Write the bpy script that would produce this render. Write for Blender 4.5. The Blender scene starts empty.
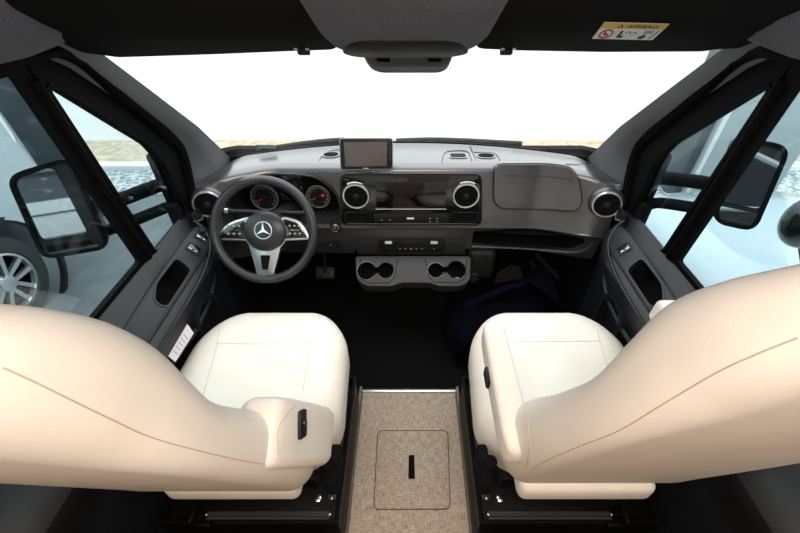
import bpy, bmesh, math, random
from mathutils import Vector as V, Matrix
random.seed(4)
C = bpy.context.scene.collection
R = math.radians
# ------------------------------------------------------------------ camera numbers
F, PITCH, CX, CY, H = 390.0, R(40), 409.0, 266.5, 1.57
cp, sp = math.cos(PITCH), math.sin(PITCH)
def ray(x, y):
    a = (x - CX) / F; b = (CY - y) / F
    return V((a, cp + b * sp, -sp + b * cp))
EYE = V((0, 0, H))
def at(x, y, X=None, Y=None, Z=None):
    d = ray(x, y)
    if X is not None: t = X / d.x
    elif Y is not None: t = Y / d.y
    else: t = (Z - H) / d.z
    return EYE + d * t
# ------------------------------------------------------------------ materials
def mat(name, col, rough=.5, metal=0., spec=.5, bump=None, var=None, coat=0., emit=None, sheen=0.):
    m = bpy.data.materials.new(name); m.use_nodes = True
    nt = m.node_tree; b = nt.nodes['Principled BSDF']
    b.inputs['Base Color'].default_value = (*col, 1); b.inputs['Roughness'].default_value = rough
    b.inputs['Metallic'].default_value = metal; b.inputs['Specular IOR Level'].default_value = spec
    b.inputs['Coat Weight'].default_value = coat; b.inputs['Coat Roughness'].default_value = .28 if rough > .3 else .03; b.inputs['Coat IOR'].default_value = 1.7 if rough > .3 else 1.5; b.inputs['Sheen Weight'].default_value = sheen
    if emit: b.inputs['Emission Color'].default_value = (*emit[:3], 1); b.inputs['Emission Strength'].default_value = emit[3]
    tc = nt.nodes.new('ShaderNodeTexCoord')
    if var:      # (scale, second colour, lo, hi, detail)
        n = nt.nodes.new('ShaderNodeTexNoise'); n.inputs['Scale'].default_value = var[0]
        n.inputs['Detail'].default_value = var[4] if len(var) > 4 else 4
        r = nt.nodes.new('ShaderNodeValToRGB')
        r.color_ramp.elements[0].position = var[2]; r.color_ramp.elements[1].position = var[3]
        r.color_ramp.elements[0].color = (*col, 1); r.color_ramp.elements[1].color = (*var[1], 1)
        nt.links.new(tc.outputs['Object'], n.inputs['Vector']); nt.links.new(n.outputs['Fac'], r.inputs['Fac'])
        nt.links.new(r.outputs['Color'], b.inputs['Base Color'])
    if bump:
        n2 = nt.nodes.new('ShaderNodeTexNoise'); n2.inputs['Scale'].default_value = bump[0]; n2.inputs['Detail'].default_value = 3
        bp = nt.nodes.new('ShaderNodeBump'); bp.inputs['Strength'].default_value = bump[1]; bp.inputs['Distance'].default_value = bump[2] if len(bump) > 2 else .002
        nt.links.new(tc.outputs['Object'], n2.inputs['Vector']); nt.links.new(n2.outputs['Fac'], bp.inputs['Height'])
        nt.links.new(bp.outputs['Normal'], b.inputs['Normal'])
    return m
def glass(name, tint=(1, 1, 1), refl=.06):
    m = bpy.data.materials.new(name); m.use_nodes = True; nt = m.node_tree
    for n in list(nt.nodes): nt.nodes.remove(n)
    o = nt.nodes.new('ShaderNodeOutputMaterial'); mx = nt.nodes.new('ShaderNodeMixShader')
    t = nt.nodes.new('ShaderNodeBsdfTransparent'); g = nt.nodes.new('ShaderNodeBsdfGlossy')
    t.inputs['Color'].default_value = (*tint, 1); g.inputs['Roughness'].default_value = .02
    lw = nt.nodes.new('ShaderNodeLayerWeight'); lw.inputs['Blend'].default_value = .5
    pw = nt.nodes.new('ShaderNodeMath'); pw.operation = 'POWER'; pw.inputs[1].default_value = 5
    mu = nt.nodes.new('ShaderNodeMath'); mu.operation = 'MULTIPLY_ADD'; mu.inputs[1].default_value = .8; mu.inputs[2].default_value = refl * .6
    nt.links.new(lw.outputs['Facing'], pw.inputs[0]); nt.links.new(pw.outputs[0], mu.inputs[0]); nt.links.new(mu.outputs[0], mx.inputs[0])
    nt.links.new(t.outputs[0], mx.inputs[1]); nt.links.new(g.outputs[0], mx.inputs[2]); nt.links.new(mx.outputs[0], o.inputs[0])
    return m
def weave():
    m = bpy.data.materials.new('woven_vinyl'); m.use_nodes = True; nt = m.node_tree; b = nt.nodes['Principled BSDF']
    tc = nt.nodes.new('ShaderNodeTexCoord'); outs = []
    for sc in ((40, 420, 60), (420, 40, 60)):
        mp = nt.nodes.new('ShaderNodeMapping'); mp.inputs['Scale'].default_value = sc
        n = nt.nodes.new('ShaderNodeTexNoise'); n.inputs['Scale'].default_value = 1; n.inputs['Detail'].default_value = 2
        nt.links.new(tc.outputs['Object'], mp.inputs[0]); nt.links.new(mp.outputs[0], n.inputs['Vector']); outs.append(n.outputs['Fac'])
    ad = nt.nodes.new('ShaderNodeMath'); ad.operation = 'ADD'
    nt.links.new(outs[0], ad.inputs[0]); nt.links.new(outs[1], ad.inputs[1])
    r = nt.nodes.new('ShaderNodeValToRGB'); hf = nt.nodes.new('ShaderNodeMath'); hf.operation = 'MULTIPLY'; hf.inputs[1].default_value = .5
    r.color_ramp.elements[0].position = .38; r.color_ramp.elements[1].position = .62
    r.color_ramp.elements[0].color = (.225, .170, .122, 1); r.color_ramp.elements[1].color = (.56, .455, .35, 1)
    nt.links.new(ad.outputs[0], hf.inputs[0]); nt.links.new(hf.outputs[0], r.inputs['Fac']); nt.links.new(r.outputs['Color'], b.inputs['Base Color'])
    bp = nt.nodes.new('ShaderNodeBump'); bp.inputs['Strength'].default_value = .2; bp.inputs['Distance'].default_value = .001
    nt.links.new(hf.outputs[0], bp.inputs['Height']); nt.links.new(bp.outputs['Normal'], b.inputs['Normal'])
    b.inputs['Roughness'].default_value = .6
    return m
def siding():
    m = mat('white_siding', (.93, .94, .94), .6); nt = m.node_tree; b = nt.nodes['Principled BSDF']
    tc = nt.nodes.new('ShaderNodeTexCoord'); w = nt.nodes.new('ShaderNodeTexWave'); w.bands_direction = 'Z'; w.wave_profile = 'SAW'
    w.inputs['Scale'].default_value = 2.2; bp = nt.nodes.new('ShaderNodeBump'); bp.inputs['Strength'].default_value = .3; bp.inputs['Distance'].default_value = .02
    nt.links.new(tc.outputs['Object'], w.inputs['Vector']); nt.links.new(w.outputs['Fac'], bp.inputs['Height']); nt.links.new(bp.outputs['Normal'], b.inputs['Normal'])
    return m
M = dict(
    dash=mat('dash_plastic', (.036, .036, .039), .33, spec=.9, coat=.6, bump=(900, .12, .0005)),
    dash_low=mat('lower_dash_plastic', (.017, .017, .017), .5, bump=(900, .2, .0005)),
    door=mat('door_plastic', (.009, .0105, .013), .45, spec=.4, bump=(700, .2, .0006)),
    black=mat('black_plastic', (.008, .008, .009), .5, spec=.3),
    deep=mat('matt_black', (.004, .004, .004), .9, spec=.1),
    gloss=mat('gloss_black', (.008, .008, .009), .08, coat=.3),
    screen=mat('screen_glass', (.004, .004, .005), .05),
    monitor_screen=mat('monitor_glass', (.085, .070, .064), .14, spec=.7),
    chrome=mat('chrome', (.85, .85, .86), .28, .75),
    silver=mat('satin_silver', (.62, .62, .62), .32, 1),
    rim=mat('wheel_leather', (.016, .016, .017), .36, bump=(500, .2, .0006)),
    cream=mat('cream_leather', (.80, .725, .64), .5, bump=(260, .22, .001), var=(9, (.765, .69, .60), .35, .7)),
    seam=mat('cream_seam', (.52, .42, .32), .7),
    fabric=mat('grey_headliner', (.055, .056, .072), .95, spec=.1, bump=(600, .6, .001), var=(420, (.118, .120, .150), .35, .65, 2), sheen=.2),
    visor=mat('black_visor', (.005, .005, .005), .85, spec=.08, bump=(500, .3, .0006)),
    carpet=mat('black_carpet', (.006, .006, .006), .97, spec=.05, bump=(400, .5, .002)),
    pillar=mat('pillar_plastic', (.125, .133, .142), .45, spec=.8, bump=(700, .2, .0006)),
    rubber=mat('black_rubber', (.003, .003, .0034), .6, spec=.06),
    steel=mat('black_steel', (.003, .003, .003), .5, spec=.12),
    navy=mat('navy_cloth', (.0022, .0022, .005), 1.0, spec=.05, bump=(120, .5, .004)),
    navy_strap=mat('navy_strap', (.003, .003, .010), .95, spec=.1),
    lowhouse=mat('socket_plastic', (.010, .010, .010), .6),
    duct=mat('grey_duct', (.020, .019, .018), .7),
    paper=mat('white_paper', (.78, .72, .74), .6),
    yellow=mat('sticker_yellow', (.75, .50, .08), .5), white=mat('white_print', (.82, .82, .80), .5),
    red=mat('red_print', (.45, .02, .02), .5), ink=mat('black_print', (.01, .01, .01), .6), grey=mat('grey_print', (.3, .3, .3), .6),
    mark=mat('pale_marking', (.7, .7, .7), .5), needle=mat('red_needle', (.7, .03, .02), .4, emit=(1, .05, .02, .15)),
    weave=weave(), alu=mat('aluminium_strip', (.75, .72, .68), .3, 1), hatchline=mat('hatch_joint', (.06, .045, .035), .8),
    bristle=mat('black_bristle', (.05, .05, .048), .6),
    wind=glass('windscreen_glass', (.97, .99, .98)), side=glass('side_glass', (.80, .90, .92), .07),
    mirror=mat('mirror_silver', (.33, .34, .345), .02, 1),
    wall=siding(), sandy=mat('dry_grass_soil', (.42, .33, .23), .9, var=(9, (.62, .52, .40), .35, .7), bump=(14, .8, .05)),
    kerb=mat('pale_kerb', (.72, .73, .73), .8), gravel=mat('grey_gravel', (.20, .205, .205), .9, var=(24, (.6, .61, .61), .42, .6, 6), bump=(40, .8, .03)),
    asphalt=mat('wet_asphalt', (.085, .092, .096), .6, var=(3, (.13, .14, .146), .4, .7), bump=(60, .15, .004)),
    paint=mat('white_paint', (.36, .40, .42), .18, coat=.6), carwin=mat('dark_car_glass', (.04, .055, .065), .06),
    tyre=mat('tyre', (.018, .018, .018), .75), alloy=mat('alloy', (.66, .66, .66), .3, .9), greyp=mat('grey_cladding', (.07, .085, .095), .5),
    beige=mat('beige_furniture', (.62, .52, .42), .5), lamp=mat('lamp_lens', (.9, .9, .9), .4),
)
# ------------------------------------------------------------------ mesh helpers
def shade(me, ang=35):
    for p in me.polygons: p.use_smooth = True
    try: me.set_sharp_from_angle(angle=R(ang))
    except Exception: pass
MIR = [False]
def obj(name, bm, m, parent=None, ang=35, recalc=True):
    if MIR[0]:
        for v in bm.verts: v.co.x *= -1
        bmesh.ops.reverse_faces(bm, faces=bm.faces)
    if recalc: bmesh.ops.recalc_face_normals(bm, faces=bm.faces)
    me = bpy.data.meshes.new(name); bm.to_mesh(me); bm.free(); me.materials.append(M[m] if isinstance(m, str) else m)
    shade(me, ang)
    o = bpy.data.objects.new(name, me); C.objects.link(o)
    if parent: put(o, parent)
    return o
def put(o, parent):
    o.parent = parent
    if parent.type == 'EMPTY': o.matrix_parent_inverse = Matrix.Translation(-parent.location)
    return o
def tag(o, label, cat, group=None):
    o['label'] = label; o['category'] = cat
    if group: o['group'] = group
    return o
def thing(name, loc, label, cat, group=None):
    o = bpy.data.objects.new(name, None); o.empty_display_size = .05; C.objects.link(o); o.location = loc
    return tag(o, label, cat, group)
def struct(name, bm, m, parent=None, ang=35):
    o = obj(name, bm, m, parent, ang)
    if not parent: o['kind'] = 'structure'
    return o
def sroot(name, loc):
    o = bpy.data.objects.new(name, None); o.empty_display_size = .05; C.objects.link(o); o.location = loc; o['kind'] = 'structure'; return o
def B(): return bmesh.new()
def box(bm, c, s, r=0, seg=2, rot=None):
    t = bmesh.new(); bmesh.ops.create_cube(t, size=1)
    for v in t.verts: v.co = V((v.co.x * s[0], v.co.y * s[1], v.co.z * s[2]))
    if r: bmesh.ops.bevel(t, geom=list(t.edges), offset=r, segments=seg, profile=.5, affect='EDGES')
    mx = Matrix.Translation(V(c)) @ (rot.to_4x4() if rot else Matrix.Identity(4))
    merge(bm, t, mx); return bm
def merge(bm, t, mx=None):
    mp = {}
    for v in t.verts: mp[v] = bm.verts.new(mx @ v.co if mx else v.co)
    for f in t.faces:
        try: bm.faces.new([mp[v] for v in f.verts])
        except ValueError: pass
    t.free()
def loft(bm, secs, caps=True, closed=True):
    rows = [[bm.verts.new(p) for p in s] for s in secs]; n = len(rows[0])
    for a, b in zip(rows, rows[1:]):
        for i in range(n if closed else n - 1):
            j = (i + 1) % n
            bm.faces.new((a[i], a[j], b[j], b[i]))
    if caps and closed:
        bm.faces.new(rows[0][::-1]); bm.faces.new(rows[-1])
    return bm
def tube(bm, pts, r, n=8, closed=False):
    pts = [V(p) for p in pts]; secs = []; up = None; N = len(pts)
    for i, p in enumerate(pts):
        if closed: d = pts[(i + 1) % N] - pts[i - 1]
        else: d = pts[min(i + 1, N - 1)] - pts[max(i - 1, 0)]
        d.normalize()
        if up is None:
            up = d.orthogonal().normalized()
        up = (up - d * up.dot(d)).normalized(); s = d.cross(up)
        rr = r[i] if isinstance(r, (list, tuple)) else r
        secs.append([p + (up * math.cos(2 * math.pi * k / n) + s * math.sin(2 * math.pi * k / n)) * rr for k in range(n)])
    if closed:
        secs.append(secs[0]); rows = [[bm.verts.new(q) for q in s] for s in secs[:-1]]
        # match the seam of the closing ring
        for i in range(N):
            a, b = rows[i], rows[(i + 1) % N]
            off = 0
            if i == N - 1: off = min(range(n), key=lambda o: (a[0].co - b[o].co).length)
            for k in range(n): bm.faces.new((a[k], a[(k + 1) % n], b[(k + 1 + off) % n], b[(k + off) % n]))
        return bm
    return loft(bm, secs)
def spline(pts, n=8):
    pts = [V(p) for p in pts]; out = []
    for i in range(len(pts) - 1):
        p0, p1, p2, p3 = pts[max(i - 1, 0)], pts[i], pts[i + 1], pts[min(i + 2, len(pts) - 1)]
        for k in range(n):
            t = k / n
            out.append(.5 * ((2 * p1) + (p2 - p0) * t + (2 * p0 - 5 * p1 + 4 * p2 - p3) * t * t + (3 * p1 - p0 - 3 * p2 + p3) * t ** 3))
    return out + [pts[-1]]
def rrect(w, h, r, n=5, cx=0, cy=0):
    o = []
    for (sx, sy, a0) in ((1, 1, 0), (-1, 1, 90), (-1, -1, 180), (1, -1, 270)):
        for k in range(n + 1):
            a = R(a0 + 90 * k / n); o.append((cx + sx * (w / 2 - r) + r * math.cos(a), cy + sy * (h / 2 - r) + r * math.sin(a)))
    return o
def rpoly(pts, r, n=4):
    o = []; N = len(pts)
    for i in range(N):
        p, a, b = V(pts[i]), V(pts[i - 1]), V(pts[(i + 1) % N])
        da, db = (a - p), (b - p); ra = min(r, da.length * .45, db.length * .45)
        p0 = p + da.normalized() * ra; p1 = p + db.normalized() * ra
        for k in range(n + 1):
            t = k / n; o.append(tuple(p0 * (1 - t) ** 2 + p * 2 * t * (1 - t) + p1 * t * t))
    return o
class Fr:
    """a flat working frame standing in the cab: origin, u (across), v (up), n (out of the face)"""
    def __init__(s, o, u, v): s.o = V(o); s.u = V(u).normalized(); s.v = V(v).normalized(); s.n = s.u.cross(s.v)
    def p(s, u, v, w=0): return s.o + s.u * u + s.v * v + s.n * w
    def uv(s, x, y):
        d = ray(x, y); t = (s.o - EYE).dot(s.n) / d.dot(s.n); q = EYE + d * t - s.o
        return (q.dot(s.u), q.dot(s.v))
    def pts(s, l): return [s.uv(*q) for q in l]
    def prism(s, bm, out, w0, w1, bev=0):
        if bev:
            c = V((sum(q[0] for q in out) / len(out), sum(q[1] for q in out) / len(out)))
            ins = inset(out, bev)
            return loft(bm, [[s.p(*q, w0) for q in out], [s.p(*q, w1 - bev) for q in out], [s.p(*q, w1 - bev * .3) for q in inset(out, bev * .3)], [s.p(*q, w1) for q in ins]])
        return loft(bm, [[s.p(*q, w0) for q in out], [s.p(*q, w1) for q in out]])
    def ring(s, bm, out, ins, w0, w1):
        return loft(bm, [[s.p(*q, w0) for q in ins], [s.p(*q, w0) for q in out], [s.p(*q, w1) for q in out], [s.p(*q, w1) for q in ins], [s.p(*q, w0) for q in ins]], caps=False)
    def lathe(s, bm, c, prof, n=40, caps=True):
        return loft(bm, [[s.p(c[0] + r * math.cos(2 * math.pi * k / n), c[1] + r * math.sin(2 * math.pi * k / n), w) for k in range(n)] for r, w in prof], caps)
    def tube(s, bm, l, r, n=6, closed=False): return tube(bm, [s.p(*q) for q in l], r, n, closed)
    def box(s, bm, c, sz, r=0):
        return box(bm, s.p(*c), sz, r, 2, Matrix((s.u, s.v, s.n)).transposed())
def inset(out, d):
    N = len(out); o = []
    area = sum(out[i][0] * out[(i + 1) % N][1] - out[(i + 1) % N][0] * out[i][1] for i in range(N))
    sg = 1 if area > 0 else -1
    for i in range(N):
        a, p, b = V(out[i - 1]), V(out[i]), V(out[(i + 1) % N])
        e1 = (p - a); e2 = (b - p)
        if e1.length < 1e-9: e1 = e2
        if e2.length < 1e-9: e2 = e1
        n1 = V((-e1.y, e1.x)).normalized() * sg; n2 = V((-e2.y, e2.x)).normalized() * sg
        n = (n1 + n2).normalized(); k = max(n.dot(n1), .5)
        o.append(tuple(p + n * (d / k)))
    return o
def cut(o, bms):
    for t in bms:
        bmesh.ops.recalc_face_normals(t, faces=t.faces)
        if MIR[0]:
            for v in t.verts: v.co.x *= -1
            bmesh.ops.reverse_faces(t, faces=t.faces)
        me = bpy.data.meshes.new('c'); t.to_mesh(me); t.free()
        k = bpy.data.objects.new('c', me); C.objects.link(k)
        md = o.modifiers.new('b', 'BOOLEAN'); md.object = k; md.operation = 'DIFFERENCE'; md.solver = 'EXACT'
        bpy.context.view_layer.update()
        ev = o.evaluated_get(bpy.context.evaluated_depsgraph_get())
        nm = bpy.data.meshes.new_from_object(ev); o.modifiers.clear(); old = o.data; nm.name = o.name; o.data = nm
        bpy.data.objects.remove(k); bpy.data.meshes.remove(me); shade(nm, 35)
    return o
def text(name, s, fr, c, size, m, parent, w=.0006, align='CENTER', shear=0):
    cu = bpy.data.curves.new(name, 'FONT'); cu.body = s; cu.size = size; cu.align_x = align; cu.align_y = 'CENTER'; cu.shear = shear; cu.extrude = .0001
    t = bpy.data.objects.new('t', cu); C.objects.link(t); bpy.context.view_layer.update()
    me = bpy.data.meshes.new_from_object(t.evaluated_get(bpy.context.evaluated_depsgraph_get())); bpy.data.objects.remove(t)
    for v in me.vertices: v.co = fr.p(c[0] + v.co.x, c[1] + v.co.y, w + v.co.z)
    me.materials.clear(); me.materials.append(M[m]); me.name = name
    o = bpy.data.objects.new(name, me); C.objects.link(o); put(o, parent); return o
def sstep(a, b, x):
    t = max(0, min(1, (x - a) / (b - a))); return t * t * (3 - 2 * t)

# ================================================================== THE SETTING
b = B(); box(b, (0, -.15, -.02), (.44, 2.29, .04)); floor = struct('floor', b, 'weave')
b = B(); box(b, (0, 1.36, -.03), (1.72, .74, .04))
for s in (-1, 1): box(b, (s * .54, -.165, -.025), (.64, 2.31, .05))
struct('floor', b, 'carpet')
b = B(); box(b, (0, .992, .004), (.44, .016, .008), .002); struct('trim_1', b, 'alu')
b = B()
for s in (-1, 1): box(b, (s * .2125, .40, .028), (.009, 1.16, .056))
struct('trim_2', b, mat('taupe_edge', (.16, .125, .10), .5))
# firewall with kick panels
b = B(); pl = [(-.83, 1.20), (-.83, 1.66), (-.79, 1.70), (.79, 1.70), (.83, 1.66), (.83, 1.20)]
po = [(-.87, 1.20), (-.87, 1.70), (-.80, 1.74), (.80, 1.74), (.87, 1.70), (.87, 1.20)]
loft(b, [[V((x, y, z)) for x, y in pl] + [V((x, y, z)) for x, y in po[::-1]] for z in (-.05, .84)])
struct('wall_front', b, 'deep')
for s, nm in ((-1, 'wall_left'), (1, 'wall_right')):
    b = B(); box(b, (s * .90, -.62, .95), (.06, 1.40, 2.1)); struct(nm, b, 'beige')
b = B(); box(b, (0, -1.33, .95), (1.86, .06, 2.1)); struct('wall_back', b, 'beige')
# headliner: from the windscreen header up to the roof over the living area
b = B(); ys = [1.03, 1.0, .9, .8, .7, .6, .5, .4, .3, .15, 0, -.2, -1.35]; N = 24; secs = []
for y in ys:
    zc = 1.43 + (1.03 - y) * .52 if y > .2 else min(1.97, 1.43 + .83 * .52 + (.2 - y) * .5)
    row = []
    for i in range(N + 1):
        u = i / N * 2 - 1; x = u * .768 if y > .12 else u * .93
        e = sstep(.55, 1, abs(u)); zs = (1.388 + (zc - 1.388) * sstep(.86, 1.0, y)) if y > .12 else zc
        row.append(V((x * (1 - .10 * sstep(.8, 1.0, y)), y, zc * (1 - e) + zs * e)))
    secs.append(row)
secs2 = [r + [q + V((0, .0, .05)) for q in r[::-1]] for r in secs]
loft(b, secs2); struct('ceiling', b, 'fabric')
# windscreen
def ws(u, k):       # k: 0 bottom .. 1 top
    x0 = u * .755; p0 = V((x0, 1.715 - .165 * u * u, .862)); x1 = u * .70; p1 = V((x1, 1.045 - .065 * u * u, 1.415))
    q = p0.lerp(p1, k); n = V((0, .56, .67)); return q + n * .03 * math.sin(math.pi * k) * (1 - u * u * .5)
b = B(); g = [[ws(i / 14 - 1, k / 8) for i in range(29)] for k in range(9)]
loft(b, g, closed=False); struct('window_1', b, 'wind')
# black frit / cowl around the lower edge outside
b = B(); loft(b, [[ws(i / 14 - 1, 0) + V((0, .0, -.03)) for i in range(29)], [ws(i / 14 - 1, 0) + V((0, .004, .006)) for i in range(29)], [ws(i / 14 - 1, 0) + V((0, .03, -.002)) for i in range(29)], [ws(i / 14 - 1, 0) + V((0, .14, -.14)) for i in range(29)]], closed=False)
struct('trim_3', b, 'rubber')
# A pillars
Wp = [V((-.760, 1.60, .83)), V((-.748, 1.53, .885)), V((-.728, 1.42, .985)), V((-.707, 1.311, 1.081)), V((-.699, 1.138, 1.235)), V((-.694, .987, 1.37)), V((-.690, .90, 1.43))]
Dp = [V((-.825, 1.35, .78)), V((-.818, 1.345, .90)), V((-.800, 1.33, .985)), V((-.786, 1.25, 1.092)), V((-.768, 1.072, 1.24)), V((-.753, .94, 1.352)), V((-.745, .86, 1.40))]
for s, nm in ((-1, 'trim_4'), (1, 'trim_5')):
    MIR[0] = s > 0; b = B(); secs = []
    for w, d in zip(Wp, Dp):
        w = w + V((-.004, 0, .004))
        out = V((-.05, .04, .03)); m1 = w.lerp(d, .42) + V((.012, -.010, -.004)); m2 = w.lerp(d, .8) + V((.006, -.006, 0))
        secs.append([w, w.lerp(d, .16) + V((.004, -.001, 0)), m1, m2, d, d + out, w + V((-.03, .012, .010))])
    loft(b, secs); struct(nm, b, 'pillar', ang=50)
MIR[0] = False
# ------------------------------------------------------------------ doors
def gx(z): return -(.845 - (z - .785) * .145)
def GP(y, z, off=0): return V((gx(z) + off, y, z))
def OG(x, y):      # where a measured point lies on the tilted glass plane
    X = -.8
    for _ in range(30):
        q = at(x, y, X=X); X = gx(q.z) + .006
    return (q.y, q.z)
def ringpoly(bm, outer, inner, off0, off1):
    secs = [[GP(y, z, off0) for y, z in inner], [GP(y, z, off0) for y, z in outer], [GP(y, z, off1) for y, z in outer], [GP(y, z, off1) for y, z in inner], [GP(y, z, off0) for y, z in inner]]
    return loft(bm, secs, caps=False)
def match(outer, inner, n=6, r=.013):
    return rpoly(outer, r * 1.5, n), rpoly(inner, r, n)
def door(s, nm):
    MIR[0] = s > 0
    t = sroot(nm, (s * .8, .7, 0))
    # inner panel, a lofted cross-section
    sec = [(-.855, .70), (-.852, .782), (-.835, .790), (-.815, .776), (-.785, .728), (-.752, .702), (-.728, .690), (-.712, .668), (-.714, .630), (-.735, .590), (-.752, .50), (-.755, .06), (-.86, .02), (-.875, .40)]
    b = B(); secs = []
    for y, k in ((.13, 0), (.3, 0), (.5, 0), (.75, 0), (.95, 0), (1.08, 0), (1.16, .25), (1.22, .6), (1.275, .9)):
        secs.append([V((x - k * .07 * (1 if x > -.83 else 0) * (x + .84) / .12, y, z + (.012 * sstep(.9, .3, y) if z > .6 else 0))) for x, z in sec])
    loft(b, secs); dp = struct('door_panel', b, 'door', t, 40)
    # armrest pod
    fr = Fr((-.770, .93, .722), (0, 1, 0), V((-.064, 0, .060)))
    pod = rpoly([(-.40, -.045), (.20, -.045), (.285, -.01), (.285, .035), (.22, .045), (-.05, .04), (-.40, .02)], .03)
    b = B(); fr.prism(b, pod, -.02, .014, .006); pd = struct('armrest_pod', b, 'door', t)
    hole = rpoly([(-.10, -.030), (.075, -.030), (.09, .028), (-.04, .030), (-.10, .005)], .02)
    kk = B(); fr.prism(kk, hole, -.06, .05); cut(pd, [kk])
    kk = B(); fr.prism(kk, hole, -.07, .05); cut(dp, [kk])
    b = B(); fr.ring(b, inset(hole, -.0055), hole, .010, .0165); struct('pocket_rim', b, 'door', pd)
    b = B(); fr.prism(b, inset(hole, -.002), -.075, -.068); struct('pocket_floor', b, 'deep', pd)
    # inner contour of the pod and the grab loop below it
    b = B(); tube(b, spline([(-.713, .50, .672), (-.710, .80, .676), (-.712, 1.02, .684), (-.735, 1.15, .700), (-.765, 1.205, .735), (-.80, 1.22, .77)]), .005); struct('panel_welt', b, 'door', dp)
    b = B(); tube(b, spline([(-.735, .62, .60), (-.728, .85, .55), (-.735, 1.05, .56), (-.75, 1.14, .62), (-.745, 1.08, .665)]), .009); struct('grab_rail', b, 'door', dp)
    f2 = Fr((-.735, .96, .50), (0, 1, 0), (0, 0, 1))
    b = B(); f2.ring(b, rrect(.16, .22, .07), rrect(.13, .19, .06), -.04, .018); struct('bottle_holder', b, 'door', dp)
    # switches
    n_sw = 2 if s < 0 else 1
    for k in range(n_sw):
        b = B(); fr.prism(b, rrect(.030, .040, .004, cx=.165 + .07 * k, cy=.0), .010, .018, .003); sw = struct('window_switch', b, 'gloss', pd)
        b = B(); fr.ring(b, rrect(.040, .052, .006, cx=.165 + .07 * k), rrect(.034, .046, .005, cx=.165 + .07 * k), .012, .0165); struct('switch_bezel', b, 'black', sw)
        b = B()
        for q in (-.010, .010): fr.box(b, (.165 + .07 * k - .009, q, .0185), (.004, .010, .002))
        struct('switch_edge', b, 'silver', sw)
    if s < 0:
        b = B(); fr.lathe(b, (.265, .012), [(.013, .01), (.013, .02), (.009, .024)]); struct('mirror_knob', b, 'black', pd)
    # door opener
    b = B(); box(b, (-.797, 1.245, .775), (.012, .05, .045), .004); oh = struct('opener_bezel', b, 'black', dp)
    b = B(); tube(b, [(-.79, 1.225, .765), (-.783, 1.245, .757), (-.79, 1.27, .762)], .004); struct('door_opener', b, 'silver', oh)
    # window frame: two openings
    qo = [(1.335, .765), (1.335, 1.0), (1.30, 1.065), (.945, 1.40), (.835, 1.40), (.955, .765)]
    qi = [OG(*q) for q in ((182, 222), (181, 208), (161, 163), (143, 144), (54, 89), (45, 89), (153, 251), (168, 238))]
    qo = [(1.335, .765), (1.335, .80), (1.335, 1.0), (1.30, 1.065), (.945, 1.40), (.835, 1.40), (.955, .765), (1.10, .765)]
    o_, i_ = match(qo, qi); b = B(); ringpoly(b, o_, i_, -.004, .014); fq = struct('quarter_frame', b, 'rubber', t, 40)
    b = B(); ringpoly(b, inset(i_, -.012), i_, .012, .018); struct('seal', b, 'rubber', fq)
    wo = [(.965, .765), (.880, 1.385), (.85, 1.44), (.10, 1.44), (.10, .765)]
    wi = [OG(139, 261), OG(14, 78), OG(8, 75.5), (.16, OG(8, 75.5)[1]), (.16, OG(139, 261)[1])]
    wo = [(.965, .765), (.835, 1.385), (.80, 1.44), (.10, 1.44), (.10, .765)]
    o_, i2 = match(wo, wi); b = B(); ringpoly(b, o_, i2, -.004, .012); fd = struct('window_frame', b, 'rubber', t, 40)
    b = B(); tube(b, spline([GP(OG(147, 257)[0], OG(147, 257)[1], .012), GP(OG(86, 165)[0], OG(86, 165)[1], .012), GP(OG(31, 80)[0], OG(31, 80)[1], .012)], 6), .011); struct('divider_bar', b, 'rubber', t)
    b = B(); tube(b, spline([GP(1.30, .80, .018), GP(1.305, .98, .018), GP(1.25, 1.075, .018), GP(1.05, 1.275, .026), GP(.93, 1.385, .032), GP(.80, 1.405, .034), GP(.40, 1.41, .018), GP(.13, 1.41, .018)]), .018); struct('door_seal', b, 'rubber', t)
    for nm2, ii in (('quarter_glass', i_), ('door_glass', i2)):
        b = B(); ii = inset(ii, -.006); loft(b, [[GP(y, z, -.002) for y, z in ii], [GP(y, z, .002) for y, z in ii]]); struct(nm2, b, 'side', t)
    MIR[0] = False
    return t
door(-1, 'door_1'); door(1, 'door_2')

# ================================================================== DASHBOARD
dash = thing('dashboard', (0, 1.5, .45), 'dark grey moulded dashboard running the full width under the windscreen', 'dashboard')
def dx(x): return abs(x)
def prof(x):
    e = sstep(.50, .82, abs(x)); f = -.115 * e; r = -.16 * (x / .76) ** 2; zt = -.03 * sstep(.68, .80, abs(x))
    lo = -.03 * e
    return [V((x, 1.72 + r, .80)), V((x, 1.715 + r, .858 + zt)), V((x, 1.69 + r, .872 + zt)), V((x, 1.46 + f, .888 + zt)), V((x, 1.442 + f, .886 + zt)), V((x, 1.428 + f, .877 + zt)), V((x, 1.420 + f, .860 + zt)),
            V((x, 1.405 + f, .64)), V((x, 1.400 + f, .612 - lo)), V((x, 1.408 + f, .602 - lo)), V((x, 1.425 + f, .598 - lo)), V((x, 1.420 + f * .8, .485 - lo * .5)), V((x, 1.432 + f * .8, .473 - lo * .5)), V((x, 1.60 + r * .5, .46)), V((x, 1.66 + r * .5, .55))]
xs = [-.80 + 1.60 * i / 64 for i in range(65)]
b = B(); loft(b, [prof(x) for x in xs]); body = obj('dash_body', b, 'dash', dash, 32)
FX = Fr((0, 1.403, .74), (1, 0, 0), V((0, .055, .998)))         # the upright face of the dash
# instrument recess
FB = Fr((0, 1.30, 0), (1, 0, 0), (0, 0, 1))
rec = rpoly([(-.745, .655), (-.745, .775), (-.68, .858), (-.50, .868), (-.36, .855), (-.285, .775), (-.285, .655), (-.33, .63), (-.70, .63)], .05, 6)
kk = B(); FB.prism(kk, rec, .05, -.245); cut(body, [kk])
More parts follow.
